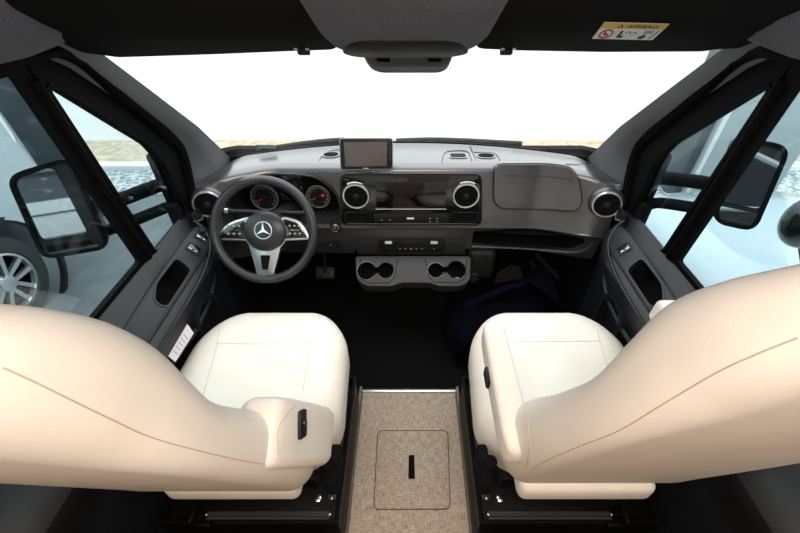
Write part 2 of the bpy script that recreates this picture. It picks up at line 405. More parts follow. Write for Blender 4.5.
# open shelf on the passenger side, its lip follows the dash
kk = B(); FB.prism(kk, rpoly([(.285, .512), (.285, .580), (.74, .606), (.75, .575), (.70, .530)], .012), .05, -.30); cut(body, [kk])
so = inset(rpoly([(.285, .512), (.285, .580), (.74, .606), (.75, .575), (.70, .530)], .012), .0015)
b = B(); loft(b, [[V((u, 1.418 - .09 * sstep(.50, .82, u), v)) for u, v in so], [FB.p(u, v, -.21) for u, v in so], [FB.p(u, v, -.211) for u, v in inset(so, .02)]], caps=False); b.faces.new(list(b.verts)[len(so) * 2:]); obj('shelf_shade', b, 'deep', body)  # matt black surface puts the shade inside the open shelf into colour
b = B(); tube(b, spline([(.285, 1.413, .502), (.42, 1.41, .500), (.55, 1.392, .505), (.66, 1.36, .515), (.72, 1.335, .53), (.752, 1.318, .56), (.765, 1.31, .60)]), .0065); obj('shelf_lip', b, 'dash', body)
# seams on the top
def topz(x, y): return .8885 - max(0, (y - 1.46)) * .070 - .03 * sstep(.68, .80, abs(x))
def top_line(name, pix, parent, r=.0013, m='deep'):
    pts = []
    for x, y in pix:
        q = at(x, y, Z=.880); q = at(x, y, Z=topz(q.x, q.y)); pts.append(q)
    b = B(); tube(b, spline(pts, 5), r); return obj(name, b, m, parent)
top_line('panel_joint', [(470, 146), (473, 153), (476, 161)], body)
top_line('panel_joint', [(442, 163), (444, 154), (450, 151), (466, 151), (470, 156), (472, 162)], body)
top_line('panel_joint', [(474, 152), (493, 153), (499, 158), (504, 163), (540, 163.5), (585, 164), (588, 160), (570, 154), (540, 150), (512, 147)], body)
top_line('panel_joint', [(319, 161), (324, 154), (334, 150), (342, 150)], body)
def top_patch(name, cx, cy, w, h, m, parent, r):
    q = at(cx, cy, Z=.88); q = at(cx, cy, Z=topz(q.x, q.y)); f = Fr(q, (1, 0, 0), V((0, .9975, -.07)))
    b = B(); f.prism(b, rrect(w, h, r), -.006, .0018); p = obj(name, b, m, parent)
    b = B(); f.ring(b, rrect(w + .014, h + .014, r + .006), rrect(w, h, r), -.004, .003); obj('surround', b, 'dash', p)
top_patch('dash_speaker', 331, 155, .062, .055, 'deep', body, .027)
top_patch('dash_speaker', 486, 156, .066, .050, 'deep', body, .0245)
top_patch('sensor_window', 458, 156, .062, .045, mat('sensor_plastic', (.022, .013, .015), .7, spec=.1), body, .008)
# airbag / glove lid on the passenger side
lid = rpoly(FX.pts([(494.5, 163.5), (493, 199), (500, 208.5), (540, 208.5), (570, 204), (576, 194), (573, 171), (567, 163)]), .03)
def facedy(u): return .115 * sstep(.50, .82, abs(u))
def faceprism(bm, out, w0, w1, bev=.004):
    secs = []
    for o_, w in ((out, w0), (out, w1 - bev), (inset(out, bev * .3), w1 - bev * .3), (inset(out, bev), w1)):
        secs.append([FX.p(u, v, w + facedy(u)) for u, v in o_])
    return loft(bm, secs)
def dens(pl, d=.03):
    o = []
    for i, p in enumerate(pl):
        q = pl[(i + 1) % len(pl)]; n = max(1, int(math.dist(p, q) / d)); o += [(p[0] + (q[0] - p[0]) * k / n, p[1] + (q[1] - p[1]) * k / n) for k in range(n)]
    return o
def slab(bm, out, w, th):           # a lid following the curved dash face, gridded so that its front is curved as well
    us = [q[0] for q in out]; u0, u1 = min(us), max(us); n = 24; lo, hi = [], []
    for k in range(n + 1):
        u = u0 + (u1 - u0) * (.004 + .992 * k / n); vs = []
        for i, p in enumerate(out):
            q = out[(i + 1) % len(out)]
            if (p[0] - u) * (q[0] - u) <= 0 and p[0] != q[0]: vs.append(p[1] + (q[1] - p[1]) * (u - p[0]) / (q[0] - p[0]))
        lo.append((u, min(vs))); hi.append((u, max(vs)))
    secs = []
    for (u, a), (_, c) in zip(lo, hi):
        w2 = w + facedy(u); secs.append([FX.p(u, a, w2 - th), FX.p(u, a, w2 - .003), FX.p(u, a + .004, w2), FX.p(u, c - .004, w2), FX.p(u, c, w2 - .003), FX.p(u, c, w2 - th)])
    return loft(bm, secs)
b = B(); slab(b, lid, .007, .03); gl = obj('glovebox_lid', b, 'dash', dash, 32)
l2 = dens(lid, .02); b = B(); tube(b, [FX.p(u, v, .0055 + facedy(u)) for u, v in inset(l2, -.002)], .0013, 6, True); obj('lid_joint', b, 'deep', gl)
b = B(); tube(b, [FX.p(*FX.uv(x, 175), .008 + facedy(FX.uv(x, 175)[0])) for x in range(503, 575, 6)], .0018); obj('lid_crease', b, 'dash_low', gl)
# infotainment panel
ip = rpoly(FX.pts([(341, 173), (341, 224), (481, 224), (481, 173)]), .03)
b = B(); FX.prism(b, ip, -.02, .012, .006); info = obj('infotainment_panel', b, 'gloss', dash)
b = B(); FX.tube(b, [(u, v, .009) for u, v in inset(ip, -.001)], .003, 6, True); obj('panel_edge', b, 'dash_low', info)
sc = rrect(*[abs(a - c) for a, c in zip(FX.uv(376, 181), FX.uv(446, 206))], .004)
scx, scy = FX.uv(411, 193.5); sc = [(u + scx, v + scy) for u, v in sc]
b = B(); FX.prism(b, sc, .008, .0145, .001); scr = obj('display', b, 'screen', info)
b = B(); FX.tube(b, [(*FX.uv(376, 207.5), .014), (*FX.uv(446, 207.5), .014)], .0016); obj('display_edge', b, 'silver', scr)
bar = FX.pts([(374, 212), (374, 221), (449, 221), (449, 212)]); b = B(); FX.prism(b, bar, .010, .0165, .002); kb = obj('button_bar', b, 'black', info)
b = B(); FX.prism(b, rrect(.030, .008, .002, cx=FX.uv(411, 0)[0], cy=FX.uv(411, 216.5)[1]), .016, .0185, .001); obj('volume_key', b, 'mark', kb)
for x, y in ((382, 218), (390, 218), (430, 216.5), (437, 216.5), (430, 219.5), (437, 219.5)):
    b = B(); FX.prism(b, rrect(.006, .004, .001, cx=FX.uv(x, y)[0], cy=FX.uv(x, y)[1]), .016, .0172); obj('button_mark', b, 'grey', kb)
for x0, x1 in ((346, 372), (451, 477)):
    pk = rpoly(FX.pts([(x0, 211), (x0, 219.5), (x1, 219.5), (x1 - (2 if x0 < 400 else 0), 211)]), .006)
    b = B(); FX.ring(b, inset(pk, -.003), pk, .008, .0155); pr = obj('side_pocket', b, 'gloss', info)
    b = B(); FX.prism(b, pk, .010, .0128); obj('pocket_floor', b, 'deep', pr)
b = B(); FX.tube(b, [(*FX.uv(347, 222.3), .011), (*FX.uv(475, 222.3), .011)], .0013); obj('lower_edge', b, 'silver', info)
# round air vents
def vent(fr, c, r, parent, tab=True):
    b = B(); fr.lathe(b, c, [(r * 1.0, -.01), (r * 1.0, .010), (r * .98, .015), (r * .93, .015), (r * .89, .010), (r * .89, -.01)], 40, False); v = obj('air_vent', b, 'chrome', parent)
    b = B(); fr.lathe(b, c, [(r * .87, .0125), (r * .5, .004), (r * .1, .002)], 32); obj('vent_cup', b, 'deep', v)
    b = B()
    for k in (-.5, -.17, .17, .5):
        hw = r * math.sqrt(max(.01, .80 - k * k)) * .95; fr.box(b, (c[0], c[1] + k * r, .011), (hw * 2, .0035, .006))
    obj('vent_fin', b, 'deep', v)
    b = B(); fr.lathe(b, c, [(r * .24, .008), (r * .24, .016), (r * .14, .019)], 20); obj('vent_hub', b, 'black', v)
    if tab:
        b = B(); fr.tube(b, [(c[0] + r * 1.16 * math.cos(a), c[1] + r * 1.16 * math.sin(a), .013) for a in [R(62 + 8 * k) for k in range(8)]], .004); obj('vent_tab', b, 'silver', v)
    return v
vent(Fr(FX.p(0, 0, .012), FX.u, FX.v), FX.uv(356.5, 194), .053, info)
vent(Fr(FX.p(0, 0, .012), FX.u, FX.v), FX.uv(465.5, 193.5), .053, info)
for px, py in ((208, 203), (606.5, 203.5)):
    s = -1 if px < 400 else 1
    q = at(px, py, Y=1.298); f = Fr(q, V((1, -s * .28, 0)), V((0, .06, .998)))
    b = B(); f.lathe(b, (0, 0), [(.066, -.05), (.064, -.004), (.056, .004)], 40); vb = obj('vent_housing', b, 'dash', dash)
    vent(Fr(f.p(0, 0, .002), f.u, f.v), (0, 0), .052, vb, False)
# instrument cluster
FC = Fr((0, 1.520, .745), (1, 0, 0), V((0, .10, .995)))
b = B(); FC.prism(b, rrect(.44, .225, .05, cx=-.515, cy=0), -.02, .002); cl = obj('instrument_cluster', b, 'deep', dash)
for (px, py, rr, hot) in ((265, 197, .060, 0), (318.5, 196, .052, 1)):
    c = FC.uv(px, py)
    b = B(); FC.lathe(b, c, [(rr, .0), (rr, .012), (rr * .955, .013), (rr * .93, .008), (rr * .93, .0)], 48, False); d = obj('dial', b, 'grey', cl)
    b = B(); FC.lathe(b, c, [(rr * .91, .001), (rr * .91, .006)], 48); obj('dial_face', b, 'black', d)
    b = B()
    for k in range(21):
        a = R(225 - 270 * k / 20); l = .16 if k % 2 == 0 else .09
        pa = (c[0] + rr * .84 * math.cos(a), c[1] + rr * .84 * math.sin(a), .0068); pb = (c[0] + rr * (.84 - l) * math.cos(a), c[1] + rr * (.84 - l) * math.sin(a), .0068)
        FC.tube(b, [pa, pb], .0010, 4)
    obj('dial_ticks', b, 'mark', d)
    a = R(205); b = B(); FC.tube(b, [(c[0] - .008 * math.cos(a), c[1] - .008 * math.sin(a), .011), (c[0] + rr * .68 * math.cos(a), c[1] + rr * .68 * math.sin(a), .011)], [.0022, .0010], 6); obj('needle', b, 'needle', d)
    b = B(); FC.lathe(b, c, [(.009, .005), (.009, .014), (.006, .016)], 20); obj('dial_hub', b, 'black', d)
    if hot:
        b = B(); FC.prism(b, rrect(.013, .010, .003, cx=c[0] + .020, cy=c[1] + .006), .004, .0075); obj('warning_light', b, mat('warning_lamp', (.5, .02, .02), .4, emit=(1, .03, .05, .3)), d)
b = B(); FC.prism(b, rrect(.10, .115, .006, cx=-.512, cy=.0), .0, .006, .001); obj('cluster_display', b, 'gloss', cl)
b = B(); FB.ring(b, inset(rec, -.0), inset(rec, .006), -.13, -.105); obj('binnacle_edge', b, 'dash_low', cl)
# lower control strip
FS = Fr((0, 1.419, .54), (1, 0, 0), V((0, .04, .999)))
b = B(); FS.prism(b, FS.pts([(357, 238), (357, 254), (465, 254), (465, 238)]), -.012, .006, .003); strip = obj('centre_strip', b, 'dash_low', dash)
b = B(); FS.prism(b, rpoly(FS.pts([(378, 238.5), (378, 249), (381, 251), (442, 251), (445, 249), (445, 238.5)]), .008), .002, .012, .003); clim = obj('climate_unit', b, 'black', strip)
for x in (388.5, 434):
    c = FS.uv(x, 240.8); b = B(); FS.prism(b, rrect(.032, .013, .004, cx=c[0], cy=c[1]), .010, .018, .002); obj('rocker_key', b, 'mark', clim)
c = FS.uv(411, 240.3); b = B(); FS.prism(b, rrect(.075, .010, .002, cx=c[0], cy=c[1]), .010, .0135); obj('climate_display', b, 'gloss', clim)
for x in (400, 405.5, 411, 416.5, 422, 434):
    c = FS.uv(x, 247.2); b = B()
    if x == 411: FS.prism(b, [(c[0] - .006, c[1] - .004), (c[0] + .006, c[1] - .004), (c[0], c[1] + .006)], .011, .0135)
    else: FS.prism(b, rrect(.006, .005, .0015, cx=c[0], cy=c[1]), .011, .0135)
    obj('climate_mark', b, 'grey', clim)
b = B(); FS.prism(b, rpoly(FS.pts([(226, 236), (226, 252), (355, 253), (355, 237)]), .006), -.012, .004, .003); kp = obj('knee_panel', b, 'dash_low', dash)
for x in (331, 337.5):
    c = FS.uv(x, 243.5); b = B(); FS.prism(b, rrect(.016, .034, .004, cx=c[0], cy=c[1]), .002, .011, .003); k2 = obj('dash_switch', b, 'black', kp)
    if x == 331:
        b = B(); FS.prism(b, rrect(.005, .009, .002, cx=c[0], cy=c[1]), .010, .0125); obj('switch_mark', b, 'grey', k2)
c = FX.uv(335.5, 226.5); b = B(); FX.prism(b, rrect(.044, .050, .012, cx=c[0], cy=c[1]), .0, .010, .004); sk = obj('ignition_plate', b, 'black', dash)
b = B(); FX.lathe(b, c, [(.017, .008), (.017, .014), (.013, .016)], 28); ig = obj('start_button', b, 'dash_low', sk)
b = B(); FX.tube(b, [(c[0] + .0165 * math.cos(a), c[1] + .0165 * math.sin(a), .0145) for a in [R(k * 20) for k in range(18)]], .0013, 5, True)
for a in (90, 210, 330): FX.tube(b, [(c[0], c[1], .0165), (c[0] + .013 * math.cos(R(a)), c[1] + .013 * math.sin(R(a)), .0165)], [.003, .0005], 4)
obj('button_emblem', b, 'silver', ig)
# cup holder tray
q0, q1 = at(355, 257, Y=1.40), at(473, 257, Y=1.40)
FT = Fr(at(413.5, 274, Y=1.325), (1, 0, 0), V((0, .86, .51)))
tr = rpoly(FT.pts([(355, 256.5), (357, 281), (366, 287), (392, 287), (401, 283.5), (430, 283.5), (438, 287), (462, 287), (470, 281), (471, 256.5)]), .022, 6)
b = B(); FT.prism(b, tr, -.075, .012, .007)
for x in (366.8, 376, 385.7, 411, 435.5, 445, 456): bmesh.ops.bisect_plane(b, geom=b.verts[:] + b.edges[:] + b.faces[:], plane_co=FT.p(FT.uv(x, 271)[0], 0), plane_no=FT.u)
tray = obj('cupholder_console', b, mat('tray_plastic', (.025, .024, .023), .5, bump=(900, .25, .0006)), dash)
cups = [(366.8, 271.5, .041), (385.7, 271, .036), (435.5, 271, .034), (456, 270.5, .042)]
ks = []
for (xa, ya, ra), (xb, yb, rb) in ((cups[0], cups[1]), (cups[2], cups[3])):
    ca, cb = V(FT.uv(xa, ya)), V(FT.uv(xb, yb)); ta, tb_ = math.asin(.015 / ra), math.asin(.015 / rb)
    o8 = [tuple(ca + V((math.cos(t_), math.sin(t_))) * ra) for t_ in [ta + (2 * math.pi - 2 * ta) * k / 30 for k in range(31)]] + [tuple(cb + V((math.cos(t_), math.sin(t_))) * rb) for t_ in [math.pi + tb_ + (2 * math.pi - 2 * tb_) * k / 30 for k in range(31)]]
    kk = B(); FT.prism(kk, o8, .03, -.06); ks.append(kk)
    b = B(); loft(b, [[FT.p(*q, w) for q in inset(o8, .0008)] for w in (.009, -.058)], caps=False); obj('cup_dark_wall', b, 'deep', tray)  # matt black sleeve added to darken the tray-coloured cup walls
cut(tray, ks)
for x, y, r in cups:
    c = FT.uv(x, y); b = B(); FT.lathe(b, c, [(r * 1.0, -.0599), (r * .99, -.055)], 32); obj('cup_floor', b, 'deep', tray)
    b = B(); FT.tube(b, [(c[0] + (r + .002) * math.cos(a), c[1] + (r + .002) * math.sin(a), .0115) for a in [R((40 + k * 10) if x in (366.8, 435.5) else (-140 + k * 10)) for k in range(29)]], .0022, 5); obj('cup_rim', b, 'dash', tray)
for l in ([(361, 260), (361, 279), (369, 284), (389, 283.5), (394, 279), (398, 260)], [(425, 260), (429, 278), (434, 283), (458, 283.5), (465, 279), (466.5, 260)]):
    b = B(); FT.tube(b, [(*FT.uv(*q), .0122) for q in l], .0016, 5); obj('tray_joint', b, 'deep', tray)
# lower centre housing beneath the tray, with a power socket
b = B(); loft(b, [[V((x, y, z)) for x, y in ((-.24, 1.46), (.20, 1.46), (.20, 1.69), (-.22, 1.69))] for z in (.0, .20, .44)]); obj('centre_housing', b, 'deep', dash)
b = B(); box(b, (.345, 1.50, .37), (.14, .14, .18), .03, 3); sh = obj('socket_housing', b, 'lowhouse', dash)
f = Fr(at(474, 277.5, Y=1.428), (1, 0, 0), V((0, .3, .95)))
b = B(); f.lathe(b, (0, 0), [(.026, -.02), (.026, .006), (.020, .009), (.018, .002), (.002, .001)], 28); obj('power_socket', b, 'black', sh)
# column stalks
ww = at(265.5, 230.5, Y=1.155)
for pts in ([(-.54, 1.28, .765), (-.62, 1.25, .788), (-.70, 1.235, .800)], [(-.50, 1.28, .765), (-.43, 1.26, .775), (-.355, 1.25, .782)]):
    b = B(); tube(b, spline(pts, 4), [.009] * 6 + [.011, .012, .010], 10); st = obj('column_stalk', b, 'black', dash)
    b = B(); p = V(pts[2]); d = (V(pts[2]) - V(pts[1])).normalized(); tube(b, [p - d * .03, p - d * .018], .0128, 10); obj('stalk_band', b, 'silver', st)
b = B(); tube(b, [(ww.x, 1.43, .66), (ww.x, 1.225, .735)], .052, 20); obj('column_shroud', b, 'black', dash)
# ================================================================== STEERING WHEEL
wheel = thing('steering_wheel', ww, 'black leather steering wheel with silver spokes in front of the driver seat', 'steering wheel')
FW = Fr(ww, (1, 0, 0), (0, math.sin(R(31)), math.cos(R(31))))
b = B(); N = 72; rowp = []
secs = []
for i in range(N):
    a = 2 * math.pi * i / N; ca, sa = math.cos(a), math.sin(a)
    secs.append([FW.p((.176 + .0165 * math.cos(t)) * ca, (.176 + .0165 * math.cos(t)) * sa * 1.0, .0185 * math.sin(t) + .012) for t in [2 * math.pi * k / 14 for k in range(14)]])
loft(b, secs + [secs[0]], caps=False); bmesh.ops.remove_doubles(b, verts=b.verts, dist=1e-5); obj('rim', b, 'rim', wheel)
hub = []
for k in range(40):
    a = 2 * math.pi * k / 40; r = .075 * (1 + .03 * math.cos(2 * a)); hub.append((r * math.cos(a), r * math.sin(a) * .98 - .002))
def sc_(l, k): return [(u * k, v * k) for u, v in l]
b = B(); loft(b, [[FW.p(*q, w) for q in sc_(hub, k)] for k, w in ((.9, -.05), (1, -.02), (1, .004), (.95, .013), (.8, .019), (.5, .023), (.2, .0245))]); hb = obj('airbag_hub', b, 'rim', wheel)
b = B(); FW.tube(b, [(0.030 * math.cos(a), .030 * math.sin(a) + .002, .0238) for a in [R(k * 9) for k in range(40)]], .0019, 6, True)
for a in (90, 210, 330):
    f3 = [(.0, .002), (.0055 * math.cos(R(a + 60)), .0055 * math.sin(R(a + 60)) + .002), (.0295 * math.cos(R(a)), .0295 * math.sin(R(a)) + .002), (.0055 * math.cos(R(a - 60)), .0055 * math.sin(R(a - 60)) + .002)]
    loft(b, [[FW.p(u, v, .023) for u, v in f3], [FW.p(u, v, .0258) for u, v in f3]])
obj('star_emblem', b, 'chrome', hb)
for s in (-1, 1):
    po = FW.pts([(250, 216), (232, 221.5), (222, 228.5), (217, 240), (250, 241)]) if s < 0 else FW.pts([(281, 216), (299, 220.5), (306, 228), (311, 239.5), (281, 241)])
    po = rpoly(po, .018); b = B(); FW.prism(b, po, -.012, .006, .004); sp_ = obj('spoke', b, 'silver', wheel)
    pad = inset(po, .0075); b = B(); FW.prism(b, pad, .0, .0085, .002); pd = obj('button_pad', b, 'gloss', sp_)
    us = [q[0] for q in pad]; vs = [q[1] for q in pad]; u0, u1, v0, v1 = min(us), max(us), min(vs), max(vs)
    for i in range(3):
        for j in range(2):
            c = (u0 + (u1 - u0) * (.32 + .2 * i), v0 + (v1 - v0) * (.27 + .4 * j)); b = B(); FW.prism(b, rrect(.008, .006, .0015, cx=c[0], cy=c[1]), .007, .0097, .0006); obj('wheel_button', b, 'grey', pd)
    b = B(); c = (u0 + (u1 - u0) * .52, v0 + (v1 - v0) * .45); FW.tube(b, [(c[0] - .018, c[1], .009), (c[0] + .018, c[1], .009)], .0008, 4); obj('pad_line', b, 'silver', pd)
b = B(); FW.tube(b, [(.075 * math.cos(a) * 1.03, .075 * math.sin(a) - .002, .002) for a in [R(180 + 8 * k) for k in range(24)]], .0026, 6); obj('hub_trim', b, 'silver', hb)
lo = FW.pts([(249, 244), (254, 262), (258, 276.5), (273.5, 276.5), (277.5, 262), (282, 244), (272, 250), (259, 250)])
b = B(); FW.prism(b, rpoly(lo, .008), -.010, .006, .003); ls = obj('lower_spoke', b, 'silver', wheel)
b = B(); FW.prism(b, rpoly(FW.pts([(261, 255), (263, 269.5), (268.5, 269.5), (271, 255)]), .004), .0, .0068); obj('spoke_slot', b, 'deep', ls)

# ================================================================== MONITOR AND SMALL THINGS ON THE DASH
mo = at(366, 171, Y=1.39)
FM = Fr(at(366, 154, Y=1.400), (1, 0, 0), V((0, .22, .975)))
mon = thing('display_monitor', mo, 'black rear view monitor standing on the dashboard top beside the windscreen', 'monitor')
mw = FM.pts([(339.5, 138.5), (341, 169.8), (392.5, 169), (392.5, 138.5)])
b = B(); FM.prism(b, rpoly(mw, .012), -.018, .002, .004); mc = obj('casing', b, 'black', mon)
b = B(); FM.tube(b, [(u, v, -.002) for u, v in rpoly(mw, .012)], .0024, 6, True); obj('casing_edge', b, mat('grey_edge', (.25, .25, .25), .4), mc)
b = B(); FM.prism(b, FM.pts([(344, 142), (345, 166.5), (387, 166), (387, 142)]), .0, .0032, .0005); obj('screen', b, 'monitor_screen', mon)
for k in range(6):
    c = FM.uv(390, 143.5 + 3.1 * k); b = B(); FM.prism(b, rrect(.008, .007, .002, cx=c[0], cy=c[1]), .0, .0045, .001); obj('side_button', b, 'dash_low', mon)
c = FM.uv(366, 168.2); b = B(); FM.prism(b, rrect(.022, .004, .001, cx=c[0], cy=c[1]), .0, .0028); obj('maker_mark', b, 'grey', mc)
b = B(); box(b, V((mo.x, 1.475, .8945)), (.09, .06, .012), .006); tube(b, [(mo.x, 1.475, .90), (mo.x, 1.445, .915), (mo.x, 1.425, .935)], .010, 12); obj('foot', b, 'black', mon)
# wipers
for (nm, pts, lab) in (('wiper', [(256, 150.5), (285, 146), (318, 141.5), (345, 139.5)], 'black wiper on the windscreen edge at the steering wheel side'), ('wiper', [(396, 140.5), (430, 139.5), (468, 140.5), (522, 143.5)], 'black wiper on the windscreen edge right of the monitor')):
    P = [at(x, y, Y=1.80 - .15 * (abs(x - 409) / 190) ** 2) for x, y in pts]; w = thing('wiper', P[1], lab, 'wiper', None)
    b = B(); tube(b, spline(P, 6), .011, 8); obj('arm', b, 'black', w)
    b = B(); tube(b, [p + V((0, .015, -.016)) for p in spline(P, 6)], .008, 6); obj('blade', b, 'rubber', w)
# small notice at the foot of the windscreen
f = Fr(at(266, 146.5, Y=1.585), (1, -.03, 0), V((0, -.5, .6)))
b = B(); f.prism(b, rrect(.075, .032, .004), -.001, .001); tag(obj('windscreen_notice', b, mat('notice', (.30, .34, .35), .4)), 'small grey notice at the foot of the windscreen above the instruments', 'notice')

# ================================================================== OVERHEAD
def vpl(x, y):      # the sloping plane of the visors
    d = ray(x, y); # z = 1.386 + (.95 - Y) * .45
    t = (1.386 + .95 * .45 - H) / (d.z + .45 * d.y); return EYE + d * t
FV = Fr(V((0, .95, 1.386)), (1, 0, 0), V((0, -.912, .41)))     # seen from below: n points down/back
def visor(s, label):
    pix = [(80, 50), (105, 53), (118, 55), (210, 52), (294, 48.5), (337, 47), (334, 30), (312, -6), (0, -6), (31, 26)]
    if s > 0: pix = [(740, 46), (717, 46.5), (703, 49), (600, 49.5), (520, 48), (476, 46), (480, 30), (500, -6), (818, -6), (787, 26)]
    P = [FV.uv(x, y) for x, y in pix]
    c = V((sum(p[0] for p in P) / len(P), sum(p[1] for p in P) / len(P))); t = thing('sun_visor', FV.p(c.x, c.y), label, 'sun visor')
    b = B(); FV.prism(b, rpoly(P, .02), -.018, .006, .005); pnl = obj('visor_panel', b, 'visor', t)
    for x in ((304, 308) if s < 0 else (2 * CX - 304, 2 * CX - 308)):
        pass
    x = 303 if s < 0 else 507
    c = FV.uv(x, 47)
    b = B(); FV.box(b, (c[0], c[1] - .004, .004), (.026, .014, .02), .003); cl = obj('visor_clip', b, 'black', t)
    for q in (-.012, .012):
        b = B(); FV.box(b, (c[0] + q, c[1] + .014, .007), (.007, .006, .004)); obj('clip_daylight', b, 'mark', cl)  # pale blocks coloured as the daylight gaps beside the clip
    return t, pnl
visor(-1, 'black sun visor above the steering wheel')
vr, vpn = visor(1, 'black sun visor with a yellow and white airbag sticker')
# airbag sticker
Q = [FV.uv(*q) for q in ((592.5, 34.5), (605, 17.8), (670, 19.6), (653, 36))]
def bl(a, c): # a across 0..1, c up 0..1
    p0 = V(Q[0]).lerp(V(Q[3]), a); p1 = V(Q[1]).lerp(V(Q[2]), a); return tuple(p0.lerp(p1, c))
b = B(); FV.prism(b, [bl(0, 0), bl(1, 0), bl(1, 1), bl(0, 1)], .005, .0072); stk = obj('airbag_sticker', b, 'white', vpn)
stk['label'] = 'white sticker with yellow AIRBAG header'
b = B(); FV.prism(b, [bl(0, .70), bl(1, .70), bl(1, 1), bl(0, 1)], .007, .0076); sy = obj('header_band', b, 'yellow', stk)
class Sk:   # affine frame of the slanted sticker
    def p(s, u, v, w=0): return FV.p(*bl(u, v), .0076 + w)
sk_ = Sk(); asp = (V(Q[3]) - V(Q[0])).length / (V(Q[1]) - V(Q[0])).length
def stext(name, s, c, size, m):
    cu = bpy.data.curves.new(name, 'FONT'); cu.body = s; cu.size = 1; cu.align_x = 'CENTER'; cu.align_y = 'CENTER'; cu.offset = .018
    t = bpy.data.objects.new('t', cu); C.objects.link(t); bpy.context.view_layer.update()
    me = bpy.data.meshes.new_from_object(t.evaluated_get(bpy.context.evaluated_depsgraph_get())); bpy.data.objects.remove(t)
    for v in me.vertices: v.co = sk_.p(c[0] + v.co.x * size / asp * .82, c[1] + v.co.y * size, .0004)
    me.materials.clear(); me.materials.append(M[m]); o = bpy.data.objects.new(name, me); C.objects.link(o); put(o, stk)
stext('sticker_lettering', 'AIRBAG', (.64, .845), .22, 'ink')
def spoly(b, l, w0=-.0003, w1=.0005): loft(b, [[sk_.p(u, v, w0) for u, v in l], [sk_.p(u, v, w1) for u, v in l]])
b = B(); spoly(b, [(.25, .745), (.34, .745), (.295, .955)]); obj('warning_triangle', b, 'ink', stk)
b = B(); tri = [(.275, .775), (.315, .775), (.295, .88)]; spoly(b, tri, .0003, .0009); obj('triangle_centre', b, 'yellow', stk)
b = B(); n = 36; o1 = [(.16 + .105 * math.cos(2 * math.pi * k / n), .35 + .29 * math.sin(2 * math.pi * k / n)) for k in range(n)]; o2 = [(.16 + .08 * math.cos(2 * math.pi * k / n), .35 + .22 * math.sin(2 * math.pi * k / n)) for k in range(n)]
loft(b, [[sk_.p(u, v, w) for u, v in o] for o, w in ((o2, -.0004), (o1, -.0004), (o1, .0006), (o2, .0006), (o2, -.0004))], caps=False)
spoly(b, [(.095, .52), (.112, .56), (.225, .18), (.208, .14)], -.0004, .0007); obj('prohibition_ring', b, 'red', stk)
for nm_, l_, w0_ in (('crossed_seat_mark', [(.12, .28), (.20, .28), (.20, .34), (.15, .36), (.14, .42), (.12, .42)], -.0006), ('seat_pictogram', [(.36, .14), (.45, .14), (.46, .24), (.405, .26), (.40, .56), (.365, .56)], -.0003), ('hand_pictogram', [(.72, .10), (.80, .10), (.82, .26), (.775, .40), (.755, .28), (.72, .24)], -.0003)):
    b = B(); spoly(b, l_, w0_, .0005); obj(nm_, b, 'ink', stk)
for cx_, r in ((.50, .045), (.60, .04)):
    a_ = [(cx_ + r * math.cos(R(k * 20 - 20)), .40 + r * 3.2 * math.sin(R(k * 20 - 20))) for k in range(11)]; i_ = [(cx_ + r * .7 * math.cos(R(k * 20 - 20)), .40 + r * 2.2 * math.sin(R(k * 20 - 20))) for k in range(11)]
    b = B(); spoly(b, a_ + i_[::-1]); obj('airbag_pictogram', b, 'grey', stk)
b = B(); spoly(b, [(.90, .10), (.93, .10), (.965, .62), (.935, .62)]); obj('side_code', b, 'grey', stk)
for k in range(3):
    b = B(); spoly(b, [(.73, .60 - .07 * k), (.88, .60 - .07 * k), (.88, .62 - .07 * k), (.73, .62 - .07 * k)]); obj('fine_print', b, 'grey', stk)
# overhead console
FO = Fr(V((0, .945, 1.364)), (1, 0, 0), V((0, -.912, .41)))
po = [FO.uv(*q) for q in ((291, -8), (320, 36), (336, 50), (356, 54.5), (452, 54.5), (474, 50), (489, 38), (516, -8))]
t = thing('overhead_console', FO.o, 'grey fabric overhead console between the two sun visors', 'console')
b = B(); FO.prism(b, rpoly(po, .03, 6), -.10, .0, .008); oc = obj('console_body', b, 'fabric', t)
pr = rpoly([FO.uv(*q) for q in ((341, 52), (349, 43.5), (365, 40.5), (446, 40.5), (462, 43.5), (470, 52), (450, 55.8), (358, 55.8))], .02, 5)
b = B(); FO.prism(b, pr, -.012, .004, .003); obj('console_lip', b, 'black', oc)
FH = Fr(at(408, 61, Y=.985), (1, 0, 0), V((0, .45, .89)))
b = B(); FH.prism(b, rpoly(FH.pts([(362, 54), (370, 66), (380, 69.5), (440, 69.5), (448, 66), (454, 54)]), .012, 5), -.03, .0, .006)
t2 = thing('windscreen_housing', FH.o, 'black rounded housing at the windscreen top under the overhead console', 'housing')
mh = obj('housing', b, 'pillar', t2)
b = B(); FH.prism(b, rpoly(FH.pts([(366, 55), (373, 58), (443, 58), (450, 55)]), .004), -.01, .004, .002); obj('rim_line', b, 'silver', mh)
for x0, x1 in ((376, 390), (427, 441)):
    b = B(); FH.prism(b, FH.pts([(x0, 58.5), (x0 + 2, 62), (x1, 62), (x1, 58.5)]), -.005, .003, .001); obj('housing_vent', b, 'deep', mh)
